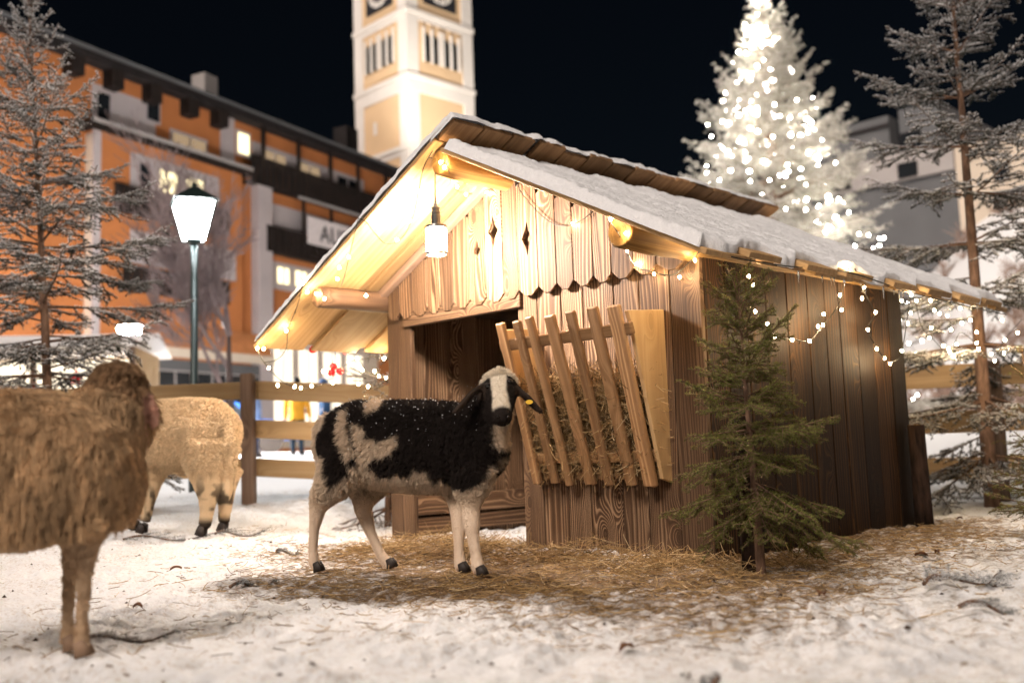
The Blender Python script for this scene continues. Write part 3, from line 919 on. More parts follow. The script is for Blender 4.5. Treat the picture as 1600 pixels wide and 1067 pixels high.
    me.polygons.add(len(st)); me.polygons.foreach_set('loop_start', st)
    me.polygons.foreach_set('material_index', np.concatenate([np.zeros(len(F1)), np.ones(len(tri))]).astype(np.int32))
    me.materials.append(mat or M_FROSTL); me.materials.append(bark or M_BARK)
    at = me.attributes.new('frost', 'FLOAT', 'POINT')
    at.data.foreach_set('value', np.concatenate([fr, np.zeros(len(V2))]).astype(np.float32))
    me.update(calc_edges=True)
    link('crown', me, t)
    return t, SA+base, SB+base
def gpos(x, y):
    return A3(x, y, float(ground_base(x, y)))
G_TREE = 'spruces round the pen'
b_ = gpos(-3.50, 7.75)
spruce('tall frosted spruce standing behind the shaggy brown sheep', b_, A3(-3.79, 7.8, 4.36), 1.40, 15, 5, 21, group=G_TREE, frost=.46, upf=.62, tw=.34, lo=.12, elev=(-14, 56), shape=.92, dens=330, nl_=.021, nw=.0052, tsp=.050, inter=3, rj=.38)
spruce('frosted spruce with bare lower trunk standing by the right fence', A3(3.70, 8.02, .02), A3(3.72, 8.0, 4.95), 1.22, 12, 6, 33, group=G_TREE, frost=.38, upf=.62, tw=.30, lo=.06, elev=(-12, 46), shape=.60, dens=330, nl_=.021, nw=.0052, tsp=.046, inter=1, trunk_r=.062, rj=.35)
sap = atZ(1180, 893)
tS, sapA, sapB = spruce('little green spruce planted at the front corner of the stable side', A3(sap[0]+.04, sap[1]+.06, -.02), A3(sap[0]+.02, sap[1]+.11, 1.29), .37, 10, 6, 45, group=G_TREE, frost=.26, rj=.45, tw=.20, tsp=.026, lo=.19, elev=(-28, 60), shape=.46, nl_=.014, nw=.0021, dens=620, trunk_r=.022, mat=M_GREEN, upf=.25, inter=6, sag=.50)
spruce('small spruce with red baubles standing left of the stable', gpos(-1.02, 8.05), gpos(-.96, 8.1)+A3(0, 0, 1.72), .62, 9, 6, 52, group=G_TREE, frost=.40, tw=.22, lo=.06, elev=(-14, 45), shape=.7, nl_=.015, nw=.0028, dens=340, trunk_r=.03, inter=2)
spruce('thin young spruce at the right edge in front of the fence', A3(3.72, 7.2, 0), A3(3.62, 7.2, 1.15), .40, 6, 4, 64, group=G_TREE, frost=.22, tw=.16, lo=.25, nl_=.015, nw=.0026, dens=300, trunk_r=.015, inter=1, mat=M_GREEN)
XB = gpos(6.62, 25.2); XT = A3(6.74, 25, 11.9)
tX, xa, xb = spruce('tall snow-laden Christmas tree covered in lights behind the stable', XB, XT, 3.9, 22, 9, 77, frost=.66, tw=.75, tsp=.17, lo=.08, elev=(-14, 55), shape=.80, nl_=.085, nw=.020, dens=46, trunk_r=.2, mat=M_FROSTX, inter=4, frost_in=.42, name='christmas_tree', cat='christmas tree', sag=.32, upf=.12)
# lights wound round the Christmas tree
xl = thing('string_lights', 'hundreds of bright lights wound round the tall Christmas tree', 'string lights', XB, 0, 'light strings in the trees')
rsx = np.random.RandomState(5)
HX = np.linalg.norm(XT-XB)
runs = []
turns = 11
arc = 0.
k = 0
while k < 290:
    s = 1-(1-k/290)**.62                      # even spacing along the winding string
    a = s*turns*6.283+.25*math.sin(k*.7)
    rad = 3.2*(1-s)**.85+.10
    rad *= 1+.10*math.sin(a*2.3+k*.05)+rsx.normal(0, .05)
    z = 1.3+(HX-1.5)*s-(.50*abs(math.sin(a*1.5+1))+rsx.normal(0, .06))*(1-s)
    q = (rad*math.cos(a), rad*math.sin(a), z)
    link('bulb', BULBX, xl, q)
    runs.append(A3(*q))
    k += 1
MB().tube(runs, .008, 4).build('wire', M_WIRE, xl)
xg = thing('string_lights', 'large glowing bulbs set inside the tall Christmas tree', 'string lights', XB, 0, 'light strings in the trees')
for k in range(150):
    s = rsx.uniform(.05, .97)
    a = rsx.uniform(0, 6.283)
    rad = (3.4*(1-s)**.85)*rsx.uniform(.30, .97)
    link('bulb', BULBB, xg, (rad*math.cos(a), rad*math.sin(a), 1.2+(HX-1.5)*s))
st_ = thing('tree_star', 'shining tip lamp on top of the tall Christmas tree', 'tree topper', XT, 0)
link('star_body', mesh_np('star_body', ICO_V*[.20, .20, .34], ICO_F, [M_BULBX], smooth=True), st_, (0, 0, .2))
# lights on the spruce by the right fence
rb = [(1409, 470), (1423, 489), (1432, 470), (1454, 470), (1460, 485), (1455, 512), (1452, 528), (1468, 490), (1480, 493), (1482, 545), (1484, 550), (1490, 556), (1500, 482), (1503, 505), (1516, 500), (1526, 519), (1526, 536), (1529, 545), (1570, 531), (1549, 553), (1554, 564), (1569, 552), (1566, 500), (1474, 540), (1495, 538), (1486, 515), (1506, 470), (1520, 470), (1590, 520), (1418, 505)]
string_lights('warm light string tangled in the spruce by the right fence',
    [[atY(x, y, 7.45+.1*math.sin(i)) for i, (x, y) in enumerate([(1430, 470), (1440, 510), (1456, 528), (1484, 552), (1500, 520), (1526, 538), (1552, 562), (1570, 530), (1596, 500)])]],
    [atY(x, y, 7.35+.25*math.sin(3.1*i)) for i, (x, y) in enumerate(rb)])
lb = [(505, 580), (523, 572), (530, 580), (545, 566), (558, 560), (566, 578), (592, 588), (585, 580), (603, 590), (560, 600), (575, 604), (600, 560), (520, 598)]
string_lights('light string in the small spruce left of the stable',
    [[atY(x, y, 7.6) for x, y in [(505, 598), (522, 588), (540, 570), (560, 562), (572, 580), (592, 588), (603, 592)]]],
    [atY(x, y, 7.55+.06*math.sin(3.1*i)) for i, (x, y) in enumerate(lb)])
M_RED = mat_plain('red_bauble', (.55, .02, .02), .25, .5)
for i, (x, y) in enumerate([(489, 546), (521, 573), (518, 582), (531, 580), (541, 548)]):
    t = thing('bauble', ('red bauble at the far left tip of the small spruce', 'upper red bauble beside the light cluster in the small spruce', 'lower red bauble beside the light cluster in the small spruce', 'red bauble just right of the light cluster in the small spruce', 'red bauble near the top of the small spruce under the eave')[i], 'bauble', atY(x, y, 7.5), 0, 'baubles on the small spruce')
    link('ball', mesh_np('ball', ICO_V*.030, ICO_F, [M_RED], smooth=True), t)
    MB().tube([(0, 0, .028), (0, 0, .045)], .006, 6).build('cap', M_STEEL, t)

# ------------------------------------------------------------------ animals
def remesh_body(name, parts, voxel=.011, smooth=4):
    bm_v = []; bm_f = []
    for v, f in parts:
        b = len(bm_v); bm_v += [tuple(map(float, q)) for q in v]; bm_f += [tuple(b+i for i in q) for q in f]
    me = bpy.data.meshes.new(name); me.from_pydata(bm_v, [], bm_f)
    ob = bpy.data.objects.new(name, me); COL.objects.link(ob)
    m = ob.modifiers.new('r', 'REMESH'); m.mode = 'VOXEL'; m.voxel_size = voxel
    s = ob.modifiers.new('s', 'SMOOTH'); s.iterations = smooth; s.factor = .5
    dg = bpy.context.evaluated_depsgraph_get(); dg.update()
    ev = ob.evaluated_get(dg)
    out = bpy.data.meshes.new_from_object(ev)
    bpy.data.objects.remove(ob)
    out.polygons.foreach_set('use_smooth', np.ones(len(out.polygons), bool))
    return out
def paint(me, fn):
    co = np.zeros(len(me.vertices)*3, np.float32); me.vertices.foreach_get('co', co); co = co.reshape(-1, 3)
    c = np.ones((len(co), 4), np.float32); c[:, :3] = fn(co.astype(float))
    a = me.attributes.new('tint', 'FLOAT_COLOR', 'POINT'); a.data.foreach_set('color', c.ravel())
def sample_surface(me, n, rs, weight=None):
    me.calc_loop_triangles()
    T = np.zeros(len(me.loop_triangles)*3, np.int32); me.loop_triangles.foreach_get('vertices', T); T = T.reshape(-1, 3)
    co = np.zeros(len(me.vertices)*3, np.float32); me.vertices.foreach_get('co', co); co = co.reshape(-1, 3).astype(float)
    no = np.zeros(len(me.vertices)*3, np.float32); me.vertices.foreach_get('normal', no); no = no.reshape(-1, 3).astype(float)
    a, b, c = co[T[:, 0]], co[T[:, 1]], co[T[:, 2]]
    ar = np.linalg.norm(np.cross(b-a, c-a), axis=1)
    if weight is not None:
        ar = ar*weight((a+b+c)/3)
    cum = np.cumsum(ar)
    I = np.searchsorted(cum, rs.rand(n)*cum[-1])
    r1 = np.sqrt(rs.rand(n)); r2 = rs.rand(n)
    w0, w1, w2 = 1-r1, r1*(1-r2), r1*r2
    P = a[I]*w0[:, None]+b[I]*w1[:, None]+c[I]*w2[:, None]
    N = no[T[I, 0]]*w0[:, None]+no[T[I, 1]]*w1[:, None]+no[T[I, 2]]*w2[:, None]
    N /= np.maximum(np.linalg.norm(N, axis=1, keepdims=True), 1e-9)
    return P, N
def hair_object(name, parent, PTS, RAD, TINT, mat):
    """PTS (n,k,3), RAD (k,) root to tip, TINT (n,3)"""
    n, k, _ = PTS.shape
    hc = bpy.data.hair_curves.new(name)
    hc.add_curves([k]*n)
    hc.attributes['position'].data.foreach_set('vector', PTS.astype(np.float32).ravel())
    r = hc.attributes.get('radius') or hc.attributes.new('radius', 'FLOAT', 'POINT')
    r.data.foreach_set('value', np.broadcast_to(np.asarray(RAD, np.float32), (n, k)).ravel() if np.ndim(RAD) == 1 else np.asarray(RAD, np.float32).ravel())
    a = hc.attributes.new('tint', 'FLOAT_COLOR', 'CURVE')
    c = np.ones((n, 4), np.float32); c[:, :3] = TINT
    a.data.foreach_set('color', c.ravel())
    hc.materials.append(mat)
    return link(name, hc, parent)
def fleece(parent, me, n, rs, length, colour, clump_n=2500, clump=.75, gravity=.5, frizz=.25, rad=.0011, comb=None, weight=None, k=6, cvar=(.80, 1.15), wave=0.):
    P, N = sample_surface(me, n, rs, weight)
    L = length(P)*rs.uniform(.7, 1.15, n)
    CPn, CNn = sample_surface(me, clump_n, rs, weight)
    kd = KDTree(clump_n)
    for i, p in enumerate(CPn):
        kd.insert(p, i)
    kd.balance()
    ci = np.array([kd.find(p)[1] for p in P])
    g = A3(0, 0, -1)
    def strand(P, N, L, jit):
        d = N.copy()
        if comb is not None:
            d = d+comb(P)
        d = d+jit; d /= np.linalg.norm(d, axis=1, keepdims=True)
        out = [P-N*.004]; q = P.copy(); st = (L/(k-1))[:, None]
        for j in range(1, k):
            d = d+g*(gravity*.35)*(L/.05)[:, None]**.5
            d = d-N*np.minimum(0, (d*N).sum(1, keepdims=True))*1.05     # never into the skin
            d /= np.linalg.norm(d, axis=1, keepdims=True)
            q = q+d*st
            out.append(q)
        return np.stack(out, 1)
    S = strand(P, N, L, rs.normal(0, frizz, (n, 3)))
    cj = rs.normal(0, frizz*1.3, (clump_n, 3))
    CS = strand(CPn, CNn, length(CPn)*rs.uniform(.85, 1.2, clump_n), cj)
    t = np.linspace(0, 1, k)[None, :, None]
    lk = sstep(.008, .022, L)[:, None, None]
    S = S+(CS[ci]-S)*(clump*t**1.3)*lk
    S = S+rs.normal(0, 1, S.shape)*(.0016*t)*(.3+.7*lk)
    if wave:        # crimp shared by the strands of one lock
        ph = rs.uniform(0, 6.28, clump_n)[ci][:, None]+rs.normal(0, .5, (n, 1))
        wd = rs.normal(0, 1, (clump_n, 3))[ci]
        S = S+wd[:, None, :]*(wave*np.sin(ph+t[:, :, 0]*9.)*t[:, :, 0])[:, :, None]
    R = rad*(1-.65*np.linspace(0, 1, k)**2)
    cv = 1+(rs.uniform(*cvar, clump_n)[ci][:, None]-1)*lk[:, :, 0]
    col = colour(P)*(1+(rs.uniform(.78, 1.18, (n, 1))-1)*(.35+.65*lk[:, :, 0]))*cv
    return hair_object('fleece', parent, S, R, np.clip(col, 0, 1), M_HAIR)
M_HOOFT = mat_plain('pale_hoof_horn', (.22, .14, .09), .7)
def hoof(parent, p, fwd, s=.84, mat=None):
    f_ = unit(A3(fwd[0], fwd[1], 0)); l = A3(-f_[1], f_[0], 0)
    mb = MB()
    for sd_ in (-1, 1):
        c = np.asarray(p, float)+l*sd_*.0145*s
        v, f = loft([(c+A3(0, 0, .045*s)-f_*.004, .020*s, .012*s), (c+A3(0, 0, .02*s)+f_*.008*s, .027*s, .0135*s), (c+A3(0, 0, -.006)+f_*.014*s, .033*s, .0145*s)], 10, upref=f_)
        mb.add(v, f)
    return mb.build('hoof', mat or M_HOOF, parent, smooth=True)
def leg_loft(J, flat=1.15):
    secs = [(atY(px, py, Y), r*flat, r) for px, py, Y, r in J]
    return secs
def leg_part(J, fwd, flat=1.15):
    return loft([(atY(px, py, Y), r*flat, r) for px, py, Y, r in J], 12, upref=fwd)

# --- the black and white sheep
SHF = unit(atY(785, 700, 4.67)-atY(508, 690, 5.02)); SHF[2] = 0; SHF = unit(SHF)
SHL = A3(-SHF[1], SHF[0], 0)
torso = [(508, 690, 5.02, .05, .05), (519, 689, 5.01, .125, .105), (548, 690, 4.98, .182, .150), (600, 694, 4.92, .195, .172), (650, 697, 4.86, .200, .180), (700, 698, 4.80, .195, .172), (740, 697, 4.74, .17, .15), (770, 696, 4.69, .125, .11), (784, 698, 4.67, .06, .05)]
parts = [loft([(atY(a, b, Y), rh, rw) for a, b, Y, rh, rw in torso], 24)]
parts.append(loft([(atY(a, b, Y), r, r*.82) for a, b, Y, r in [(728, 690, 4.78, .13), (752, 664, 4.72, .118), (768, 636, 4.68, .094), (778, 612, 4.66, .078), (780, 598, 4.655, .06)]], 18, upref=SHF))
HD = [(779, 588, 4.675, .040, .040), (780, 594, 4.660, .062, .062), (781, 604, 4.630, .074, .078), (782, 617, 4.590, .072, .076), (783, 632, 4.548, .058, .058), (784, 645, 4.515, .048, .046), (785, 654, 4.495, .044, .043), (786, 661, 4.482, .026, .028)]
parts.append(loft([(atY(a, b, Y), rh, rw) for a, b, Y, rh, rw in HD], 18, upref=(0, -.6, .8)))
def ear_part(pts, wd, th, upref):
    return loft([(atY(a, b, Y), w*wd, th*(1 if 0 < i < len(pts)-1 else .7)) for i, (a, b, Y, w) in enumerate(pts)], 12, upref=upref)
parts.append(ear_part([(762, 603, 4.62, .6), (752, 605, 4.60, .8), (735, 618, 4.555, 1.), (718, 637, 4.53, .8), (707, 647, 4.525, .35)], .033, .011, (.6, -.25, .8)))
parts.append(ear_part([(796, 604, 4.62, .6), (806, 606, 4.61, .8), (824, 622, 4.60, 1.), (840, 639, 4.60, .72), (849, 646, 4.60, .3)], .031, .011, (-.6, -.25, .8)))
LEGS = [[(548, 712, 4.905, .115), (530, 742, 4.895, .086), (510, 772, 4.91, .052), (496, 795, 4.93, .036), (491, 826, 4.945, .0215), (489, 858, 4.95, .0195), (491, 878, 4.95, .025), (496, 887, 4.95, .025)],
        [(588, 728, 5.06, .105), (574, 763, 5.06, .070), (567, 795, 5.05, .040), (579, 832, 5.03, .0225), (595, 866, 5.01, .0205), (606, 882, 5.0, .0255), (609, 887, 5.0, .025)],
        [(740, 730, 4.66, .086), (736, 770, 4.65, .054), (735, 800, 4.63, .036), (737, 822, 4.61, .033), (739, 838, 4.60, .024), (743, 864, 4.58, .0205), (747, 885, 4.56, .026), (750, 893, 4.55, .025)],
        [(720, 742, 4.83, .080), (717, 780, 4.81, .048), (717, 806, 4.78, .033), (718, 824, 4.77, .031), (717, 840, 4.755, .022), (717, 862, 4.74, .0195), (719, 881, 4.72, .025), (722, 889, 4.71, .025)]]
for J in LEGS:
    parts.append(leg_part(J, SHF))
parts.append(loft([(atY(a, b, Y), r, r*.8) for a, b, Y, r in [(520, 658, 5.03, .05), (509, 672, 5.05, .048), (507, 700, 5.06, .046), (511, 728, 5.06, .028)]], 12, upref=SHF))
sheep_b = thing('sheep', 'black and white patched sheep facing the camera in front of the stable', 'sheep', (0, 0, 0), 0, 'sheep in the pen')
me_b = remesh_body('body', parts, .0105, 3)
W_, K_ = A3(.62, .49, .36), A3(.018, .013, .011)
WH = A3(.70, .62, .50)
RUMP = atY(508, 690, 5.02)
AXL = np.linalg.norm((atY(785, 700, 4.67)-RUMP)[:2])
def side_px(P):
    """sheep's own side view, measured in the units of its picture"""
    t = ((P-RUMP)[:, :2]@SHF[:2])/AXL
    x = 508+277*t
    Yd = 5.02-.35*t
    y = 703+.0343*(800-x)-(P[:, 2]-CH)*CF/Yd
    return x, y
def in_poly(x, y, P, soft=3.):
    return sstep(-soft, soft, poly_sd(x, y, P))
BLACK = [(500, 655), (530, 628), (590, 610), (700, 610), (730, 640), (768, 645), (785, 668), (790, 700), (782, 716), (772, 738), (765, 752), (745, 762), (718, 757), (704, 745), (694, 752), (688, 738), (672, 731), (660, 742), (645, 734), (630, 742), (612, 736), (600, 716), (597, 700), (590, 706), (586, 728), (577, 716), (571, 740), (552, 752), (541, 766), (542, 740), (532, 712), (512, 722), (503, 700)]
WPATCH = [[(582, 606), (622, 606), (615, 634), (601, 654), (588, 640)], [(551, 644), (563, 642), (574, 678), (586, 708), (574, 720), (556, 692)], [(580, 662), (597, 668), (606, 688), (630, 686), (652, 678), (656, 696), (628, 712), (600, 722), (586, 700)], [(500, 632), (526, 636), (527, 666), (515, 684), (504, 690)], [(768, 668), (800, 660), (800, 705), (783, 700)]]
HP = atY(780, 590, 4.672); HM = atY(786, 661, 4.482); HAX = unit(HM-HP); HLEN = np.linalg.norm(HM-HP)
HLAT = unit(A3(1, -.12, 0)-HAX*(A3(1, -.12, 0)@HAX)); HFR = np.cross(HLAT, HAX)
if HFR[1] > 0:
    HFR = -HFR
EARS = [atY(735, 618, 4.555), atY(824, 622, 4.60)]
def head_mask(P):
    t = ((P-HP)@HAX)/HLEN; lat = (P-HP)@HLAT
    c = HP+np.clip(t, 0, 1)[:, None]*(HM-HP)
    return (np.linalg.norm(P-c, axis=1) < .115) & (t > -.35) & (P[:, 2] > float(atY(782, 668, 4.5)[2])), t, lat, (P-c)@HFR
def ear_mask(P):
    out = np.zeros(len(P), bool)
    for a, b in ((atY(757, 604, 4.61), atY(707, 647, 4.525)), (atY(801, 605, 4.615), atY(849, 646, 4.60))):
        ab = b-a; s = np.clip(((P-a)@ab)/(ab@ab), 0, 1)
        out |= (np.linalg.norm(P-a-s[:, None]*ab, axis=1) < .05) & (s > .05)
    return out
def colour_b(P):
    x, y = side_px(P)
    wob = 9*(fbm(x*.09, y*.09, 3, 4)-.45)*2
    k = in_poly(x+wob, y-wob, BLACK)
    for q in WPATCH:
        k = k*(1-in_poly(x+wob*.6, y+wob*.6, q, 2.5))
    white = W_*(.9+.25*fbm(x*.05, y*.05, 2, 6))[:, None]
    col = white*(1-k[:, None])+K_*k[:, None]
    # head and neck
    hm, t, lat, fr = head_mask(P)
    neck = (x > 722) & (y < 690) & ~hm
    kn = sstep(-.03, .03, SHF[0]*0+(772-x)*.004+.02)
    nk = in_poly(x, y, [(715, 600), (800, 590), (790, 655), (778, 668), (780, 700), (715, 700)], 4)
    col = np.where(neck[:, None], col*(1-nk[:, None])+K_*nk[:, None], col)
    half = np.where(t < .20, .085, .033+.016*np.abs(t-.50)+.012*(fbm(t*9+lat*0, np.sign(lat)*3., 3, 2)-.45))
    blaze = (1-sstep(half-.006, half+.006, np.abs(lat)))*(1-sstep(.78, .86, t))*sstep(-.02, .02, fr+.02)
    hc_ = WH*blaze[:, None]+K_*(1-blaze[:, None])
    col = np.where(hm[:, None], hc_, col)
    col = np.where((ear_mask(P) & ~(hm & (blaze > .5)))[:, None], A3(.040, .027, .020), col)
    low = sstep(.34, .28, P[:, 2]) if False else 1-sstep(.26, .34, P[:, 2])
    leg = A3(.70, .56, .43)
    return col*(1-low[:, None])+leg*low[:, None]
def length_b(P):
    hm, t, lat, fr = head_mask(P)
    L = .0045+.029*sstep(.29, .40, P[:, 2])
    L = np.where(hm, np.where((t < .20) & (np.abs(lat) < .075), .024, .0045), L)
    return np.where(ear_mask(P), .004, L)
paint(me_b, colour_b)
me_b.materials.append(M_SKIN)
link('body', me_b, sheep_b)
rsb = np.random.RandomState(2)
fleece(sheep_b, me_b, 120000, rsb, length_b, colour_b, 11000, .55, .65, .34, .00085, comb=lambda P: np.broadcast_to(-SHF*.35, P.shape))
for (a, b, Y) in ((496, 891, 4.94), (610, 890, 4.99), (751, 902, 4.53), (723, 896, 4.70)):
    p = atZ(a, b, .012); p[2] = .012
    hoof(sheep_b, A3(*(atY(a, b, Y)[:2]), .012), SHF)
HV = np.zeros(len(me_b.vertices)*3, np.float32); me_b.vertices.foreach_get('co', HV); HV = HV.reshape(-1, 3).astype(float)
HVm, HVt, HVl, HVf = head_mask(HV)
for s_ in (-1, 1):
    cand = np.where(HVm & (np.abs(HVt-.36) < .06) & (np.abs(HVl-.060*s_) < .012))[0]
    p = HV[cand[np.argmax(HVf[cand])]]
    eb = MB().add(p+ICO_V*[.0135, .0135, .0115], [tuple(q) for q in ICO_F]).build('eye', M_EYE, sheep_b, smooth=True)
    lid = p+A3(0, -.004, .008)
    MB().tube([lid+A3(-.014, .006, -.004), lid+A3(-.006, -.004, .003), lid+A3(.006, -.004, .003), lid+A3(.014, .006, -.004)], .0032, 6).build('eyelid', mat_plain('dark_lid', (.05, .035, .03), .6), eb, smooth=True)
nz_ = MB()
for dx in (-8, 8):
    nz_ = MB(); nz_.add(atY(786+dx, 651, 4.462)+ICO_V*[.008, .006, .006], [tuple(q) for q in ICO_F]); nz_.build('nostril', M_EYE, sheep_b, smooth=True)
MB().tube([atY(776, 662, 4.468), atY(786, 660, 4.458), atY(796, 661, 4.468)], .0022, 5).build('mouth', M_EYE, sheep_b)
tg_ = atY(827, 628, 4.582)
MB().add(*loft([(tg_, .010, .016), (tg_+A3(0, -.006, 0), .010, .016)], 14)).build('ear_tag', mat_plain('yellow_tag', (.80, .50, .05), .5), sheep_b)
# snowflakes caught in the dark wool
Ps, Ns = sample_surface(me_b, 300, rsb, lambda c: (c[:, 2] > .42)*(.15+sstep(.55, .80, c[:, 2])*2.0)*(np.abs(c[:, 0]+.50) < .34)*(c[:, 2] < .86))
mbv = []; mbf = []
for i, (p, n_) in enumerate(zip(Ps, Ns)):
    c = p+n_*rsb.uniform(.016, .034); s = rsb.uniform(.0010, .0030)
    b = len(mbv); mbv += list(c+ICO_V[:12]*s*rsb.uniform(.6, 1.4, 3)) if False else list(c+np.array([(1, 0, 0), (-1, 0, 0), (0, 1, 0), (0, -1, 0), (0, 0, 1), (0, 0, -1)])*s*rsb.uniform(.5, 1.6, (1, 3)))
    mbf += [tuple(b+q for q in t_) for t_ in ((0, 2, 4), (2, 1, 4), (1, 3, 4), (3, 0, 4), (2, 0, 5), (1, 2, 5), (3, 1, 5), (0, 3, 5))]
tag(MB().add(mbv, mbf).build('snow_flakes', M_SNOWC, sheep_b), kind='stuff')

# --- the shaggy brown sheep in the foreground
sheep_l = thing('sheep', 'shaggy long-haired brown sheep in the left foreground with its head turned away', 'sheep', (0, 0, 0), 0, 'sheep in the pen')
LF = A3(1, .02, 0)
T = [(-255, 735, 3.06, .06, .06), (-235, 735, 3.06, .15, .13), (-160, 738, 3.06, .215, .19), (-50, 742, 3.05, .235, .21), (50, 738, 3.05, .230, .205), (125, 735, 3.05, .195, .18), (180, 728, 3.05, .15, .14), (205, 722, 3.05, .07, .07)]
parts = [loft([(atY(a, b, Y), rh, rw) for a, b, Y, rh, rw in T], 24)]
parts.append(loft([(atY(a, b, Y), r, r*.85) for a, b, Y, r in [(140, 690, 3.08, .13), (165, 650, 3.14, .115), (180, 618, 3.22, .092), (186, 602, 3.28, .06)]], 18, upref=LF))
parts.append(loft([(atY(a, b, Y), rh, rw) for a, b, Y, rh, rw in [(176, 606, 3.14, .05, .05), (182, 603, 3.20, .072, .078), (190, 610, 3.28, .070, .072), (200, 628, 3.36, .055, .055), (208, 645, 3.44, .045, .043), (212, 652, 3.47, .025, .025)]], 16, upref=(0, .5, .8)))
parts.append(loft([(atY(a, b, 3.18), w, .010) for a, b, w in [(214, 612, .018), (226, 622, .026), (236, 645, .026), (243, 668, .010)]], 10, upref=(1, 0, .4)))
parts.append(loft([(atY(a, b, 3.18), w, .010) for a, b, w in [(150, 612, .018), (140, 622, .026), (131, 645, .026), (126, 664, .010)]], 10, upref=(1, 0, -.4)))
LLEG = [[(142, 800, 2.98, .070), (137, 850, 2.98, .032), (133, 885, 2.985, .0205), (131, 915, 2.99, .0185), (128, 965, 3.0, .0145), (127, 996, 3.0, .018), (129, 1012, 3.0, .020)],
        [(124, 800, 3.13, .065), (114, 850, 3.13, .030), (110, 885, 3.12, .0195), (108, 915, 3.115, .0175), (106, 965, 3.11, .0140), (105, 992, 3.10, .0175), (107, 1008, 3.10, .0195)],
        [(-190, 780, 2.97, .11), (-205, 850, 2.96, .05), (-222, 900, 2.96, .030), (-218, 960, 2.97, .020), (-214, 1012, 2.98, .023)],
        [(-180, 780, 3.15, .11), (-185, 850, 3.15, .05), (-200, 900, 3.15, .030), (-192, 950, 3.14, .020), (-186, 998, 3.13, .023)]]
for J in LLEG:
    parts.append(leg_part(J, LF))
me_l = remesh_body('body', parts, .012, 3)
def len_l(P):
    z = P[:, 2]
    hd = np.linalg.norm(P-atY(185, 608, 3.22), axis=1)
    ear = (np.linalg.norm(P-atY(236, 645, 3.18), axis=1) < .055) | (np.linalg.norm(P-atY(131, 645, 3.18), axis=1) < .05)
    L = .0025+sstep(.34, .45, z)*(.10-.055*sstep(-1.28, -1.08, P[:, 0])+.03*(fbm(P[:, 0]*6, P[:, 1]*6+z*2, 3, 3)-.45)*2)
    L = np.where(hd < .16, .034, L)
    return np.where(ear, .003, L)
def col_l(P):
    x = P[:, 0]; z = P[:, 2]
    n = .6*fbm(x*7, z*3+P[:, 1]*5, 3, 8)+.4*fbm(x*34, z*7+P[:, 1]*30, 2, 18)
    top = sstep(.62, .80, z)
    c = A3(.64, .42, .235)*(.28+1.4*n)[:, None]
    c = c*(1-.35*top[:, None]*(n > .5)[:, None])
    hd = np.linalg.norm(P-atY(190, 596, 3.2), axis=1)
    c = np.where((hd < .12)[:, None], A3(.34, .205, .11)*(.35+1.3*n)[:, None], c)
    low = 1-sstep(.30, .36, z)
    c = c*(1-low[:, None])+A3(.52, .37, .24)*low[:, None]
    ear = (np.linalg.norm(P-atY(236, 645, 3.18), axis=1) < .06)
    return np.where(ear[:, None], A3(.62, .36, .27), c)
paint(me_l, col_l); me_l.materials.append(M_SKIN)
link('body', me_l, sheep_l)
rsl = np.random.RandomState(4)
fleece(sheep_l, me_l, 150000, rsl, len_l, col_l, 9000, .62, 1.5, .30, .0009, comb=None, k=9, cvar=(.6, 1.25), wave=.0045)
for (a, b, Y) in ((126, 1020, 3.0), (108, 1016, 3.1), (-212, 1018, 2.98), (-184, 1004, 3.13)):
    q = atY(a, b, Y); hoof(sheep_l, A3(q[0], q[1], .010), LF, .84, M_HOOFT)

# --- the cream sheep behind it
sheep_m = thing('sheep', 'cream sheep seen from behind beside the fence', 'sheep', (0, 0, 0), 0, 'sheep in the pen')
MF = unit(A3(-1, .42, 0))
GM = .095
T = [(362, 690, 6.45, .06, .06), (354, 684, 6.47, .15, .13), (332, 680, 6.52, .225, .20), (295, 680, 6.62, .235, .225), (250, 682, 6.75, .235, .225), (205, 683, 6.88, .215, .20), (178, 680, 6.97, .15, .14), (165, 676, 7.0, .07, .07)]
parts = [loft([(atY(a, b, Y), rh, rw) for a, b, Y, rh, rw in T], 24)]
parts.append(loft([(atY(a, b, Y), r, r*.85) for a, b, Y, r in [(190, 670, 6.95, .15), (165, 640, 7.05, .12), (150, 620, 7.12, .09)]], 16, upref=MF))
parts.append(loft([(atY(a, b, Y), rh, rw) for a, b, Y, rh, rw in [(158, 618, 7.08, .06, .06), (145, 620, 7.14, .08, .075), (128, 634, 7.2, .055, .052), (116, 645, 7.25, .03, .03)]], 14))
MLEG = [[(328, 700, 6.47, .175), (325, 735, 6.43, .120), (325, 760, 6.41, .080), (325, 780, 6.41, .052), (323, 800, 6.42, .038), (321, 815, 6.43, .036), (319, 824, 6.43, .034)],
        [(350, 735, 6.62, .11), (352, 765, 6.62, .06), (352, 790, 6.62, .040), (350, 808, 6.62, .034), (350, 816, 6.62, .032)],
        [(240, 735, 6.72, .085), (236, 760, 6.72, .055), (232, 785, 6.72, .036), (228, 806, 6.72, .033), (226, 814, 6.72, .032)],
        [(222, 730, 6.98, .08), (218, 755, 6.98, .05), (215, 780, 6.98, .034), (212, 803, 6.98, .032)]]
for J in MLEG:
    parts.append(leg_part(J, MF))
parts.append(loft([(atY(a, b, Y), r, r*.8) for a, b, Y, r in [(350, 655, 6.42, .05), (356, 690, 6.40, .058), (355, 730, 6.40, .056), (352, 765, 6.42, .050), (351, 785, 6.44, .028)]], 14, upref=MF))
me_m = remesh_body('body', parts, .014, 3)
def len_m(P):
    return .005+.013*sstep(.30+GM, .42+GM, P[:, 2])
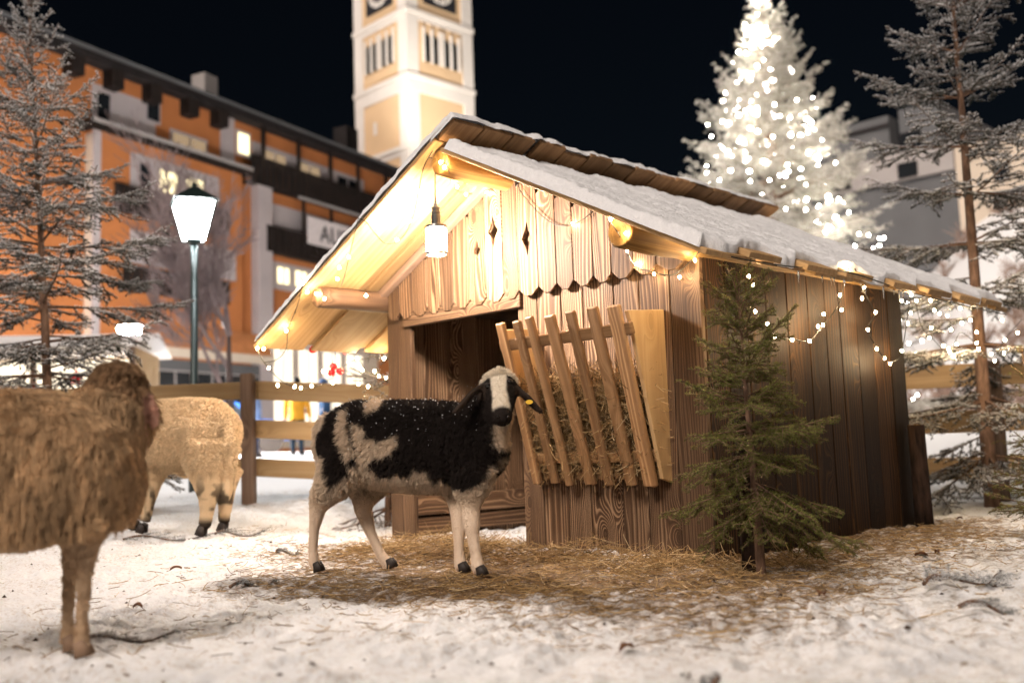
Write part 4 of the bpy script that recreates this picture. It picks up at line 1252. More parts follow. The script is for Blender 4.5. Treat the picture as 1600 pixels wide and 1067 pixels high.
def col_m(P):
    n = fbm(P[:, 0]*9+P[:, 1]*6, P[:, 2]*9, 3, 12)
    c = A3(.66, .50, .32)*(.80+.45*n)[:, None]
    dirty = (1-sstep(.22, .40, P[:, 2]-GM))*sstep(.42, .55, fbm(P[:, 0]*22+9*P[:, 1], P[:, 2]*16, 2, 3))
    c = c*(1-.85*dirty[:, None])+A3(.03, .02, .014)*.85*dirty[:, None]
    foot = 1-sstep(.06, .12, P[:, 2]-GM)
    return c*(1-foot[:, None])+A3(.035, .024, .017)*foot[:, None]
paint(me_m, col_m); me_m.materials.append(M_SKIN)
link('body', me_m, sheep_m)
rsm = np.random.RandomState(6)
fleece(sheep_m, me_m, 90000, rsm, len_m, col_m, 9000, .60, .25, .22, .0012, cvar=(.80, 1.14))
for (a, b, Y) in ((317, 829, 6.42), (350, 820, 6.62), (224, 818, 6.71), (211, 808, 6.98)):
    q = atY(a, b, Y); hoof(sheep_m, A3(q[0], q[1], float(ground_base(q[0], q[1]))+.01), MF, 1.15)

# ------------------------------------------------------------------ straw and hay
def straw_object(name, label, P, D, L, rs, curl=.25, rad=.0011, tone=None, parent=None, k=5):
    n = len(P)
    D = D/np.linalg.norm(D, axis=1, keepdims=True)
    bend = rs.normal(0, 1, (n, 3)); bend -= (bend*D).sum(1, keepdims=True)*D
    t = np.linspace(-.5, .5, k)[None, :, None]
    S = P[:, None, :]+D[:, None, :]*L[:, None, None]*t+bend[:, None, :]*(L*curl)[:, None, None]*(t*t-.08)
    base = np.array([(.40, .265, .12), (.30, .185, .075), (.19, .11, .042), (.52, .38, .21), (.10, .058, .025)])
    ci = rs.choice(5, n, p=tone or [.28, .30, .20, .10, .12])
    T = base[ci]*rs.uniform(.7, 1.2, (n, 1))
    R = rad*rs.uniform(.6, 1.5, (n, 1))*np.ones((1, k))
    o = hair_object(name, parent, S, R, np.clip(T, 0, 1), M_STRAW)
    return tag(o, label, 'straw' if label else None, None, 'stuff')
rst = np.random.RandomState(15)
N0 = 90000
cx = rst.uniform(-1.8, 3.3, N0); cy = rst.uniform(2.9, 7.2, N0)
lit = litter(cx, cy)
dvec = np.stack([cx-HA[0], cy-HA[1]], -1)
hu_ = dvec@E1[:2]; hv_ = dvec@E2[:2]
inside_hut = (hu_ > .06) & (hu_ < HW+.02) & (hv_ > .02)
in_open = (hu_ > .1) & (hu_ < 1.25) & (hv_ > -.1) & (hv_ < 1.6)
front = np.exp(-np.clip(-hv_, 0, 9)/.55)*(hv_ < .05)*(hu_ > .1)*(hu_ < 3.1)
side_dark = (hu_ > HW) & (hv_ > .15)
keep = rst.rand(N0) < (lit**2.0*(.12+.80*front)*(.35+1.3*sstep(.35, .65, fbm(cx*4.2, cy*4.2, 3, 33)))*np.where(side_dark, .22, 1)+.06*sstep(.05, .4, lit)+.022)*(~inside_hut | in_open)
cx, cy, front, lit = cx[keep], cy[keep], front[keep], lit[keep]
n = len(cx)
mound = .075*front*np.clip(fbm(cx*3, cy*3, 2, 21)*2-.3, 0, 1.2)
cz = ground_z(cx, cy)+.004+rst.rand(n)**2*(.018+mound)
az = rst.uniform(0, 6.283, n); el = rst.normal(0, .16+.25*front, n)
D = np.stack([np.cos(az)*np.cos(el), np.sin(az)*np.cos(el), np.sin(el)], -1)
straw_object('straw', 'loose straw and old hay strewn on the snow before the stable', np.stack([cx, cy, cz], -1), D, rst.uniform(.03, .17, n)*(.7+.5*front), rst)
# hay in the rack
nh = 4200
u = rst.uniform(1.44, 2.28, nh); fz = rst.rand(nh)**.9; z = .42+.54*fz
vback = -.012; vfront = -.10-.24*(z-.36)/.9
v = vfront+(vback-vfront)*rst.uniform(.08, 1, nh)**.8
P = HA+u[:, None]*E1+v[:, None]*E2; P[:, 2] = z+.05*(fbm(u*6, z*0, 2, 3)-.5)
az = rst.uniform(0, 6.283, nh); el = rst.normal(-.3, .7, nh)
D = np.stack([np.cos(az)*np.cos(el), np.sin(az)*np.cos(el), np.sin(el)], -1)
straw_object('hay', 'hay stuffed behind the slats of the rack', P, D, rst.uniform(.06, .24, nh), rst, .35, .0011, [.22, .28, .25, .07, .18])
# crumbs of bark and droppings, dead leaves
rsc = np.random.RandomState(31)
vv, ff = [], []
for i in range(420):
    x, y = rsc.uniform(-2.6, 3.0), rsc.uniform(2.2, 6.6)
    q = A3(x, y, float(ground_z(x, y))+.003); s = rsc.uniform(.003, .010)
    if (x-HA[0])*E1[0]+(y-HA[1])*E1[1] > 0 and (x-HA[0])*E2[0]+(y-HA[1])*E2[1] > 0:
        continue
    b = len(vv)
    vv += list(q+np.array([(1, 0, 0), (-1, 0, 0), (0, 1, 0), (0, -1, 0), (0, 0, .8), (0, 0, -.8)])*s*rsc.uniform(.5, 1.6, (1, 3)))
    ff += [tuple(b+k for k in t_) for t_ in ((0, 2, 4), (2, 1, 4), (1, 3, 4), (3, 0, 4))]
tag(MB().add(vv, ff).build('bark_crumbs', mat_plain('dark_crumb', (.05, .03, .02), .9)), 'dark crumbs of bark and dung scattered over the snow', 'debris', None, 'stuff')
M_LEAF = mat_plain('dead_leaf', (.16, .07, .03), .8)
leaf_spots = [(1475, 798, 'curled brown leaf lying right of the stable corner post'), (1500, 815, 'brown leaf lying nearest the fallen branch right of the stable'), (1465, 868, 'dark leaf cluster on the snow right of the straw'), (1440, 874, 'dark leaf at the right end of the straw'), (585, 945, None), (275, 890, 'brown leaf on the snow between the two woolly sheep'), (215, 960, 'brown leaf in front of the shaggy sheep legs'), (1285, 945, 'brown leaf at the front right edge of the straw'), (980, 1030, 'lone brown leaf on the foreground snow')]
for (a, b, lab) in leaf_spots:
    if lab is None:
        continue
    q = atZ(a, b, float(ground_z(*atZ(a, b)[:2])))
    q[2] = float(ground_z(q[0], q[1]))+.008
    t = thing('dead_leaf', lab, 'leaf', q, rsc.uniform(0, 6), 'dead leaves on the snow')
    w = rsc.uniform(.016, .03)
    V = []; Fc = []
    for i in range(7):
        s = i/6
        hw2 = w*.55*math.sin(math.pi*min(s+.05, 1))**.7*(1+.25*(-1)**i)
        zc = .012*math.sin(s*3)+.006
        V += [(s*w*2-w, -hw2, zc+.012), (s*w*2-w, 0, zc), (s*w*2-w, hw2, zc+.010)]
        if i:
            k = 3*i
            Fc += [(k-3, k-2, k+1, k), (k-2, k-1, k+2, k+1)]
    MB().add(V, Fc).build('blade', M_LEAF, t, smooth=True)
    MB().tube([(-w, 0, .008), (-w*1.6, .004, .002)], .0012, 4).build('stalk', M_LEAF, t)
# spruce twigs lying on the snow
def fallen(label, px, py, length, az, seed, frost=.25, width=.16, lift=.02, mat=None, curve=0.):
    rs = np.random.RandomState(seed)
    q = atZ(px, py, 0); q = atZ(px, py, float(ground_base(q[0], q[1])))
    z0 = float(ground_z(q[0], q[1]))
    t = thing('fallen_branch', label, 'branch', (q[0], q[1], z0), az, 'spruce branches lying on the snow')
    SA, SB, WR = [], [], []
    n = 9
    line = [A3(length*(i/n-.5), .03*math.sin(i*.9+seed)+curve*(i/n-.5)**2, lift+.02*math.sin(i*.8)) for i in range(n+1)]
    for i in range(n):
        SA.append(line[i]); SB.append(line[i+1]); WR.append(.0045*(1-i/n)+.0015)
        for sgn in (-1, 1):
            for rep in range(2):
                s = rs.rand(); a = line[i]+(line[i+1]-line[i])*s
                lt = width*(1-.6*i/n)*rs.uniform(.5, 1.1)
                d = unit(A3(rs.uniform(.5, .9), sgn*rs.uniform(.5, .9), rs.uniform(-.05, .18)))
                SA.append(a); SB.append(a+d*lt); WR.append(.0018)
    SA, SB = np.array(SA), np.array(SB)
    V, F, fr = needles(SA, SB, 520, .013, .0018, rs, frost, .2)
    V[:, 2] = np.maximum(V[:, 2], .002)
    MB().tube(line, [.006*(1-i/n)+.002 for i in range(n+1)], 6).build('stem', M_BARK, t, smooth=True)
    link('needles', mesh_np('needles', V, F, [mat or M_FROSTL], attrs={'frost': ('FLOAT', fr)}), t)
fallen('spruce branch lying under the cream sheep', 262, 816, .55, .1, 1, .35)
fallen('spruce twig lying beside the cream sheep tail', 372, 812, .34, -.2, 2, .3)
fallen('frosted spruce branch lying at the shaggy sheep front hooves', 195, 998, .30, .25, 3, .45, .07)
fallen('small spruce twig on the snow left of the black and white sheep', 392, 912, .2, .5, 4, .2, .06)
fallen('long spruce branch lying along the right fence foot', 1500, 782, .9, -.25, 5, .35, .22, .06)
fallen('blurred grey spruce branch on the snow at the lower right', 1510, 915, .40, .35, 6, .42, .20, .03)
fallen('second grey spruce twig on the snow at the lower right edge', 1565, 950, .25, -.4, 7, .40, .12, .02)
fallen('spruce twig at the bottom right of the foreground snow', 1100, 1045, .12, 2.2, 8, .2, .05, .01)
fallen('short spruce twig at the foot of the cream sheep fence side', 450, 862, .16, -.3, 9, .25, .05)
t_, _, _ = spruce('low green spruce shoot reaching in from the right edge', A3(2.80, 5.35, -.02), A3(2.78, 5.35, .45), .42, 5, 5, 91, group=G_TREE, frost=.30, tw=.17, tsp=.04, lo=.35, elev=(-10, 25), shape=.3, nl_=.014, nw=.0022, dens=420, trunk_r=.014, mat=M_GREEN, inter=1)

# ------------------------------------------------------------------ street lamp
def street_lamp(label, lp, ztop, rot, glass):
    sl = thing('street_lamp', label, 'street lamp', lp, math.radians(rot), 'street lamps on the square')
    z0 = ztop-lp[2]
    MB().tube([(0, 0, -.05), (0, 0, .7), (0, 0, .72), (0, 0, z0-.02)], [.065, .062, .045, .04], 12).build('post', M_DARKM, sl, smooth=True)
    MB().add(*lathe([(.07, z0-.04), (.12, z0), (.12, z0+.015)], 4)).build('cradle', M_DARKM, sl, mtx=Matrix.Rotation(math.pi/4, 4, 'Z'))
    b0, b1, hg = .115, .215, .44
    for k in range(4):
        R_ = Matrix.Rotation(k*math.pi/2, 4, 'Z')
        MB().add([(-b0+.008, -b0, z0+.02), (b0-.008, -b0, z0+.02), (b1-.008, -b1, z0+hg), (-b1+.008, -b1, z0+hg)], [(0, 1, 2, 3)]).build('pane', glass, sl, mtx=R_)
        MB().tube([(-b0, -b0, z0+.01), (-b1, -b1, z0+hg)], .012, 6).build('corner_bar', M_DARKM, sl, mtx=R_)
        MB().tube([(-b1-.012, -b1, z0+hg), (b1+.012, -b1, z0+hg)], .013, 6).build('top_bar', M_DARKM, sl, mtx=R_)
    MB().add([(-.245, -.245, z0+hg+.014), (.245, -.245, z0+hg+.014), (.245, .245, z0+hg+.014), (-.245, .245, z0+hg+.014), (-.03, -.03, z0+hg+.19), (.03, -.03, z0+hg+.19), (.03, .03, z0+hg+.19), (-.03, .03, z0+hg+.19)], [(3, 2, 1, 0), (4, 5, 6, 7), (0, 1, 5, 4), (1, 2, 6, 5), (2, 3, 7, 6), (3, 0, 4, 7)]).build('roof', M_DARKM, sl)
    MB().add(*lathe([(.028, z0+hg+.19), (.034, z0+hg+.21), (.008, z0+hg+.25)], 10)).build('finial', M_DARKM, sl)
street_lamp('lit green street lamp with tapered glass lantern behind the fence', gpos(-3.62, 11.5), 3.07, 24, M_LANTERN)
street_lamp('second lit street lamp shining through the branches of the left spruce', gpos(-9.1, 24.0), 3.35, 40, mat_emit('lantern_glass_bright', (.95, .95, .93), 2300))

# ------------------------------------------------------------------ bare tree
def bare_tree(label, base, H, seed, spread=.55):
    rs = np.random.RandomState(seed)
    t = thing('bare_tree', label, 'tree', base)
    WA, WB, RA, RB = [], [], [], []
    big = []
    def grow(p, d, L, r, lev):
        n = 4
        q = p
        for i in range(n):
            d = unit(d+rs.normal(0, .10, 3)+A3(0, 0, .05))
            e = q+d*L/n
            (big if lev == 0 else WA).append((q, e, r*(1-.18*i), r*(1-.18*(i+1))) if lev == 0 else q)
            if lev:
                WB.append(e); RA.append(r*(1-.18*i)); RB.append(r*(1-.18*(i+1)))
            q = e
            if lev < 5 and (i > 0 or lev > 0):
                for _ in range(1 if lev < 2 else 2):
                    if rs.rand() < (.75 if lev < 3 else .62):
                        a = unit(np.cross(d, rs.normal(0, 1, 3)))
                        nd = unit(d*.75+a*spread*rs.uniform(.7, 1.5)+A3(0, 0, .12))
                        grow(q, nd, L*rs.uniform(.48, .70), r*.5, lev+1)
        if lev < 5:
            grow(q, unit(d+rs.normal(0, .10 if lev < 2 else .25, 3)), L*.74, r*.58, lev+1)
    grow(A3(0, 0, -.1), A3(0, 0, 1), H*.46, .13, 0)
    MB().tube([big[0][0]]+[b[1] for b in big], [big[0][2]]+[b[3] for b in big], 9).build('trunk', M_BARKD, t, smooth=True)
    V, F = tri_strip_segments(np.array(WA), np.array(WB), np.maximum(RA, .007), np.maximum(RB, .006), 3)
    link('crown', mesh_np('crown', V, F, [mat_plain('frosted_twigs', (.24, .19, .19), .9, .1, 0, .4, 1.5)]), t)
bare_tree('bare frosted tree standing before the orange house', gpos(-5.62, 20), 5.6, 5, .42)

# ------------------------------------------------------------------ the orange house
HO = A3(-16.37, 36.0, 0); HANG = math.radians(61.69)
house = thing('orange_house', 'orange and white alpine house with dark balconies and lit windows', 'house', HO, HANG)
# local x along the front, y into the house (front faces -y), z up
def hsq(p):
    return (p[0], p[1]*.32 if p[1] < 0 else p[1], p[2])
def hbox(name, lo, hi, m, parent=house, bevel=0):
    if parent.name in ('orange_house', 'sign'):
        lo, hi = hsq(lo), hsq(hi)
    c = (np.array(lo)+np.array(hi))/2
    return MB().box(np.array(lo)-c, np.array(hi)-c).build(name, m, parent, bevel=bevel, loc=c)
FL = 24.
hbox('wall', (-3., .0, .4), (FL, 12, 15.6), M_ORANGE)
hbox('wall', (1.27, -1.6, .4), (9.0, -.01, 13.0), M_ORANGE)             # the bay that steps forward
hbox('corner_pier', (1.22, -1.64, .4), (1.55, -1.30, 13.0), M_WHITEW)
hbox('end_wall', (1.255, -1.59, 1.), (1.269, -.02, 12.9), M_CREAM)
hbox('balcony_slab', (.9, -2.5, 13.0), (9.4, -.02, 13.28), M_DKWOOD)
hbox('gutter', (.9, -2.60, 13.20), (9.4, -2.50, 13.36), M_GREYL)
hbox('pier', (8.2, -.30, 13.3), (9.0, -.012, 15.7), M_WHITEW)
# main roof: broad dark eaves
MB().add([(-4, -.62, 15.75), (FL+.6, -.62, 15.75), (FL+.6, 6, 18.9), (-4, 6, 18.9), (-4, -.62, 16.05), (FL+.6, -.62, 16.05), (FL+.6, 6, 19.2), (-4, 6, 19.2)], [(3, 2, 1, 0), (4, 5, 6, 7), (0, 1, 5, 4), (1, 2, 6, 5), (2, 3, 7, 6), (3, 0, 4, 7)]).build('roof', M_ROOFD, house)
hbox('eaves_soffit', (-3.9, -1.88, 15.60), (FL+.5, -.02, 15.74), M_ROOFD)
hbox('gutter', (-4, -2.02, 15.95), (FL+.6, -1.91, 16.10), M_GREYW)
hbox('chimney', (8.5, 1.2, 16.5), (9.3, 2.0, 17.9), M_GREYL)
hbox('chimney', (19.2, 1.5, 16.5), (20.2, 2.4, 18.4), M_ROOFD)
for x in (.2, 2.0, 3.9, 5.9, 7.6):
    hbox('eaves_bracket', (x, -1.8, 14.9), (x+.55, -.02, 15.6), M_DKWOOD)
def window(x0, x1, z0_, z1_, lit=None, y=0., surround=M_WHITEW, pad=.22, bars=1):
    w = hbox('window', (x0-pad, y-.06, z0_-pad), (x1+pad, y-.012, z1_+pad), surround)
    c = np.array(w.location)
    pn = MB().box((x0-c[0], -.05, z0_-c[2]), (x1-c[0], -.030, z1_-c[2])).build('pane', lit or M_GLASSD, w)
    for i in range(bars):
        xm = (x0+x1)/2
        MB().box((xm-.04-c[0], -.075, z0_-c[2]), (xm+.04-c[0], -.052, z1_-c[2])).build('glazing_bar', surround, w)
    return w
hbox('white_panel', (1.5, -.05, 13.30), (4.6, -.012, 15.0), M_WHITEW)
for a in ((1.75, 2.3, 13.45, 14.7), (4.15, 4.75, 14.3, 15.4)):
    window(*a, y=-.04, pad=.1, bars=0)
window(5.5, 7.3, 13.45, 14.1, M_WINDIM, pad=.15)
window(9.3, 9.95, 14.2, 15.1, M_WINLIT, pad=.15, bars=0)
# bay windows
hbox('white_panel', (2.9, -1.66, 10.9), (7.6, -1.612, 12.55), M_WHITEW)
window(3.35, 3.85, 11.2, 12.2, y=-1.65, pad=.1, bars=0)
window(4.35, 5.25, 11.3, 12.15, M_WINLIT, y=-1.65, pad=.12, bars=0)
window(5.75, 6.65, 11.3, 12.15, M_WINLIT, y=-1.65, pad=.12, bars=0)
def balcony(x0, x1, z0_, z1_, y0, depth, m=M_DKWOOD, boards=True):
    b = hbox('balcony', (x0, y0-depth, z0_-.12), (x1, y0-.02, z0_), m)
    c = np.array(b.location)
    def sub(n, lo, hi):
        lo, hi = hsq(lo), hsq(hi)
        MB().box(np.array(lo)-c, np.array(hi)-c).build(n, m, b)
    sub('handrail', (x0, y0-depth-.02, z1_), (x1, y0-depth+.10, z1_+.09))
    k = int((x1-x0)/.42)
    for i in range(k):
        a = x0+(x1-x0)*i/k
        sub('board', (a+.01, y0-depth+.01, z0_+.002), (a+(x1-x0)/k-.012, y0-depth+.05, z1_-.002))
    return b
balcony(1.9, 7.9, 10.15, 11.0, -1.62, 1.0)
balcony(2.3, 7.9, 7.2, 7.95, -1.62, 1.0)
hbox('white_panel', (2.9, -1.66, 8.2), (8.6, -1.612, 9.5), M_WHITEW)
window(4.35, 5.25, 8.45, 9.15, y=-1.65, pad=.12, bars=0)
window(5.8, 6.65, 8.45, 9.15, y=-1.65, pad=.12, bars=0)
# right part: galleries with posts
GY = -.02
hbox('gallery_wall', (10.2, -.06, 13.9), (18.6, -.012, 14.95), M_WHITEW)
balcony(9.6, 21.5, 12.95, 14.05, GY, 1.5)
for x in (10.45, 12.9, 15.3, 17.55, 20.0):
    hbox('gallery_post', (x-.12, -1.5, 14.1), (x+.12, -1.28, 15.62), M_DKWOOD)
for x in (10.9, 13.4, 16.4):
    window(x, x+1.5, 14.0, 14.7, M_WINDIM if x < 15 else None, y=-.05, pad=.1)
hbox('gutter', (12.8, -1.66, 12.72), (21.5, -1.54, 12.86), M_GREYL)
hbox('gallery_wall', (11.0, -.06, 10.2), (20.5, -.012, 12.3), M_WHITEW)
balcony(10.6, 21.5, 10.0, 11.0, GY, 1.5)
for x in (13.2, 15.3, 17.6, 20.):
    hbox('gallery_post', (x-.09, -1.5, 11.1), (x+.09, -1.3, 12.8), M_DKWOOD)
hbox('pier', (10.1, -1.5, .6), (11.0, -.02, 12.9), M_WHITEW)
hbox('white_panel', (11.4, -.05, 8.3), (16.5, -.012, 9.6), M_WHITEW)
for x in (11.8, 13.05, 14.6):
    window(x, x+.75, 8.62, 9.35, M_WINLIT, y=-.04, pad=.08)
# signboard
sg = thing('sign', 'white signboard with dark capital letters on the orange house balcony', 'sign', HO, HANG)
hbox('panel', (13.38, -1.78, 10.66), (21.0, -1.64, 11.98), mat_plain('sign_white', (.80, .72, .72), .7), sg)
fc = bpy.data.curves.new('lettering', 'FONT')
fc.body = 'AUR'; fc.size = 1.12; fc.space_character = 1.06; fc.extrude = .01; fc.offset = .012
fc.materials.append(mat_plain('sign_grey', (.06, .055, .06), .7))
ft = link('lettering_source', fc)
dg_ = bpy.context.evaluated_depsgraph_get(); dg_.update()
fm = bpy.data.meshes.new_from_object(ft.evaluated_get(dg_))
bpy.data.objects.remove(ft)
tx = [v.co.x for v in fm.vertices]
link('lettering', fm, sg, mtx=Matrix.Translation((14.25, -.585, 10.92)) @ Matrix.Rotation(math.pi/2, 4, 'X'))
# ground floor: canopy, shopfronts
MB().add([(3.8, -1.08, 4.95), (10.3, -1.08, 4.95), (10.3, -.52, 6.0), (3.8, -.52, 6.0), (3.8, -1.08, 4.75), (10.3, -1.08, 4.75), (10.3, -.52, 5.8), (3.8, -.52, 5.8)], [(0, 1, 2, 3), (7, 6, 5, 4), (1, 0, 4, 5), (2, 1, 5, 6), (3, 2, 6, 7), (0, 3, 7, 4)]).build('canopy', M_TILE, house)
hbox('canopy_fascia', (3.75, -3.5, 4.62), (10.35, -3.402, 5.0), M_CREAM)
hbox('shop_front', (4.0, -1.70, 1.1), (10.0, -1.61, 4.6), M_GREYW)
for x in (4.3, 6.3, 8.2):
    window(x, x+1.6, 1.7, 4.1, y=-1.69, pad=.08, surround=M_GREYL)
hbox('shop_front', (10.9, -.10, 1.), (19.5, -.012, 6.3), M_CREAM)
for x in (11.4, 13.2, 15.0, 16.8):
    window(x, x+1.3, 2.2, 5.6, M_SHOP, y=-.09, pad=.14)

# ------------------------------------------------------------------ church tower with its floodlights
TO = A3(-5.8, 60., 0)
tower = thing('church_tower', 'floodlit peach church tower with white corners, clocks and arched belfry windows', 'tower', TO, HYAW)
TW = 5.35
# near corner at the origin; the faces run along +y (right) and -x (left)
hb = lambda n, lo, hi, m, p=tower: hbox(n, lo, hi, m, p)
hb('shaft', (-TW, .0, .5), (0, TW, 34.5), M_TOWER)
hb('belfry_core', (-TW+.1, .1, 34.5), (-.1, TW-.1, 36), M_TOWER)
for (a, b) in ((-TW-.06, -.06), (-TW-.06, TW-.84), (-.84, -.06), (-.84, TW-.84)):
    hb('corner_pilaster', (a, b, .5), (a+.9, b+.9, 35.), M_TOWERW)
for z in (19.1, 23.6, 27.75, 33.0):
    hb('cornice', (-TW-.14, -.14, z-.12), (.14, TW+.14, z+.16), M_TOWERW)
    if z < 33:
        hb('frieze', (-TW-.07, -.07, z-.95), (.07, TW+.07, z-.118), M_TOWERW) if z == 23.6 else hb('frieze', (-TW-.05, -.05, z-.45), (.05, TW+.05, z-.118), M_TOWERW)
for face in (0, 1):
    for g0 in (1.25, 2.85):
        for j in range(2):
            w0 = g0+j*.66; w1 = w0+.52
            n_ = 7
            prof = [(w0, 24.75), (w1, 24.75), (w1, 26.3)]+[((w0+w1)/2+.26*math.cos(t), 26.3+.26*math.sin(t)) for t in np.linspace(.3, math.pi-.3, n_)]+[(w0, 26.3)]
            if face == 0:
                vv = [(.075, y, z) for y, z in prof]+[(-.2, y, z) for y, z in prof]
            else:
                vv = [(-y, -.075, z) for y, z in prof]+[(-y, .2, z) for y, z in prof]
            k = len(prof)
            MB().add(vv, [tuple(range(k)), tuple(range(k, 2*k))[::-1]]+[(i, (i+1) % k, k+(i+1) % k, k+i) for i in range(k)]).build('belfry_opening', M_GLASSD, tower)
        # colonnette and arch heads standing proud
        xs_ = [g0-.10, g0+.57, g0+1.22]
        for x in xs_:
            lo, hi = (.076, x, 24.7), (.20, x+.12, 26.9)
            if face == 1:
                lo, hi = (-x-.12, -.20, 24.7), (-x, -.076, 26.9)
            hb('colonnette', lo, hi, M_TOWERW)
    # clock
    c = 2.67; zc = 29.9
    lo, hi = (.02, c-1.35, zc-1.35), (.07, c+1.35, zc+1.35)
    if face == 1:
        lo, hi = (-c-1.35, -.07, zc-1.35), (-c+1.35, -.02, zc+1.35)
    ck = hb('clock', lo, hi, mat_plain('clock_black', (.02, .02, .025), .6) if face == 0 else bpy.data.materials['clock_black'])
    ring = []; rf = []
    for r in (.78, 1.12):
        ring += [(r*math.cos(2*math.pi*i/48), r*math.sin(2*math.pi*i/48)) for i in range(48)]
    rf = [(i, (i+1) % 48, 48+(i+1) % 48, 48+i) for i in range(48)]
    off = .035
    f3 = (lambda a, b, o_: (o_, a, b)) if face == 0 else (lambda a, b, o_: (-a, -o_, b))
    MB().add([f3(a, b, off) for a, b in ring], rf).build('dial_ring', M_TOWERW, ck)
    for i in range(12):
        th = i*math.pi/6; d_ = A3(math.cos(th), math.sin(th)); pr = A3(-d_[1], d_[0])
        q = [d_*.82-pr*.04, d_*1.08-pr*.04, d_*1.08+pr*.04, d_*.82+pr*.04]
        MB().add([f3(a, b, off+.012) for a, b in q], [(0, 1, 2, 3)]).build('hour_mark', bpy.data.materials['clock_black'], ck)
    for th, ln, wd in ((1.9, .62, .07), (-1.2, .95, .05)):
        d_ = A3(math.cos(th), math.sin(th)); pr = A3(-d_[1], d_[0])
        q = [-d_*.15-pr*wd, d_*ln-pr*wd*.5, d_*ln+pr*wd*.5, -d_*.15+pr*wd]
        MB().add([f3(a, b, off+.024) for a, b in q], [(0, 1, 2, 3)]).build('clock_hand', M_TOWERW, ck)
    small = [(3.2, 20.6, 21.4)]
    for y, za, zb in small:
        lo, hi = (.01, y, za), (.05, y+.3, zb)
        if face == 1:
            lo, hi = (-y-.3, -.05, za), (-y, -.01, zb)
            hb('slit_window', lo, hi, M_TOWERW)
MB().add([(-TW-.3, -.3, 36), (.3, -.3, 36), (.3, TW+.3, 36), (-TW-.3, TW+.3, 36), (-TW/2, TW/2, 46)], [(3, 2, 1, 0), (0, 1, 4), (1, 2, 4), (2, 3, 4), (3, 0, 4)]).build('spire', M_ROOFD, tower)
# the two floodlights stand on a low roof in front of the tower, hidden by stable and house
def floodlight(label, loc, aim, watts, size):
    t = thing('floodlight', label, 'floodlight', loc, 0, 'floodlights of the church tower')
    MB().box((-.25, -.18, -.4), (.25, .18, 0)).build('housing', M_DARKM, t)
    MB().tube([(0, 0, -.4), (0, 0, -float(loc[2])+.9)], .09, 8).build('mast', M_DARKM, t)
    l = bpy.data.lights.new('floodlight_beam', 'SPOT'); l.energy = watts; l.spot_size = math.radians(size); l.spot_blend = .9; l.shadow_soft_size = .3; l.color = (1, .90, .78)
    o = link('beam', l, t, (0, 0, .12))
    o.rotation_euler = (Vector(loc)-Vector(aim)).to_track_quat('Z', 'Y').to_euler()
nc = TO+A3(0, 0, 0)
floodlight('floodlight on a mast aimed up at the church tower corner', A3(-5.45, 54.5, 15.5), A3(-5.8, 60, 22.5), 9500, 110)

# ------------------------------------------------------------------ grey building on the hillside
GB = A3(19.06, 45., 0)
gb = thing('grey_building', 'pale and grey modern building on the hillside behind the frosted spruce', 'building', GB, HYAW)
hg_ = lambda n, lo, hi, m: hbox(n, lo, hi, m, gb)
hg_('upper_storey', (-7.5, .3, 13.6), (-1.75, 7, 15.6), M_GREYW)
hg_('roof_edge', (-7.6, .18, 15.05), (-1.75, .298, 15.2), M_ROOFD)
hg_('upper_storey', (-1.25, .3, 13.6), (.6, 7, 15.7), M_GREYW)
hg_('loggia_back', (-1.745, 1.2, 13.6), (-1.255, 6.8, 15.5), M_GLASSD)
hg_('white_band', (-6.5, .0, 12.3), (1.2, 7.2, 13.595), M_GREYL)
hg_('wall', (1.205, .2, 9.5), (4.4, 7.1, 13.3), M_CREAM)
hg_('base', (-6.4, .2, 8.), (1.19, 7, 12.295), M_GREYW)
for (a, b, c, d, yy) in ((-1.28, -.46, 12.42, 13.02, -.01), (2.85, 3.4, 11.4, 12.15, .19), (-4.6, -3.7, 12.45, 13.05, -.01), (-1.2, -.3, 13.75, 14.5, .29)):
    w = hg_('window', (a-.05, yy-.05, c-.05), (b+.05, yy-.002, d+.05), M_ROOFD)
    q = np.array(w.location); MB().box((a-q[0], -.045, c-q[2]), (b-q[0], -.030, d-q[2])).build('pane', M_GLASSD, w)
# frosted scrub on the slope
rsh = np.random.RandomState(40)
WA, WB = [], []
for i in range(150):
    x = rsh.uniform(12, 34); y = rsh.uniform(27, 44)
    z = float(ground_base(x, y))
    for k in range(14):
        d = unit(A3(rsh.normal(0, .6), rsh.normal(0, .6), rsh.uniform(.5, 1.2)))
        l = rsh.uniform(.4, 1.3); a = A3(x, y, z)
        m_ = a+d*l*.5
        WA += [a, m_, m_]; WB += [m_, m_+unit(d+rsh.normal(0, .4, 3))*l*.6, m_+unit(d+rsh.normal(0, .5, 3))*l*.5]
V, F = tri_strip_segments(np.array(WA), np.array(WB), .03, .012, 3)
tag(link('frosted_scrub', mesh_np('frosted_scrub', V, F, [mat_plain('scrub', (.30, .21, .17), .9, .1, 0, .4, .8)])), 'frosted brown scrub growing over the hillside', 'scrub', None, 'stuff')

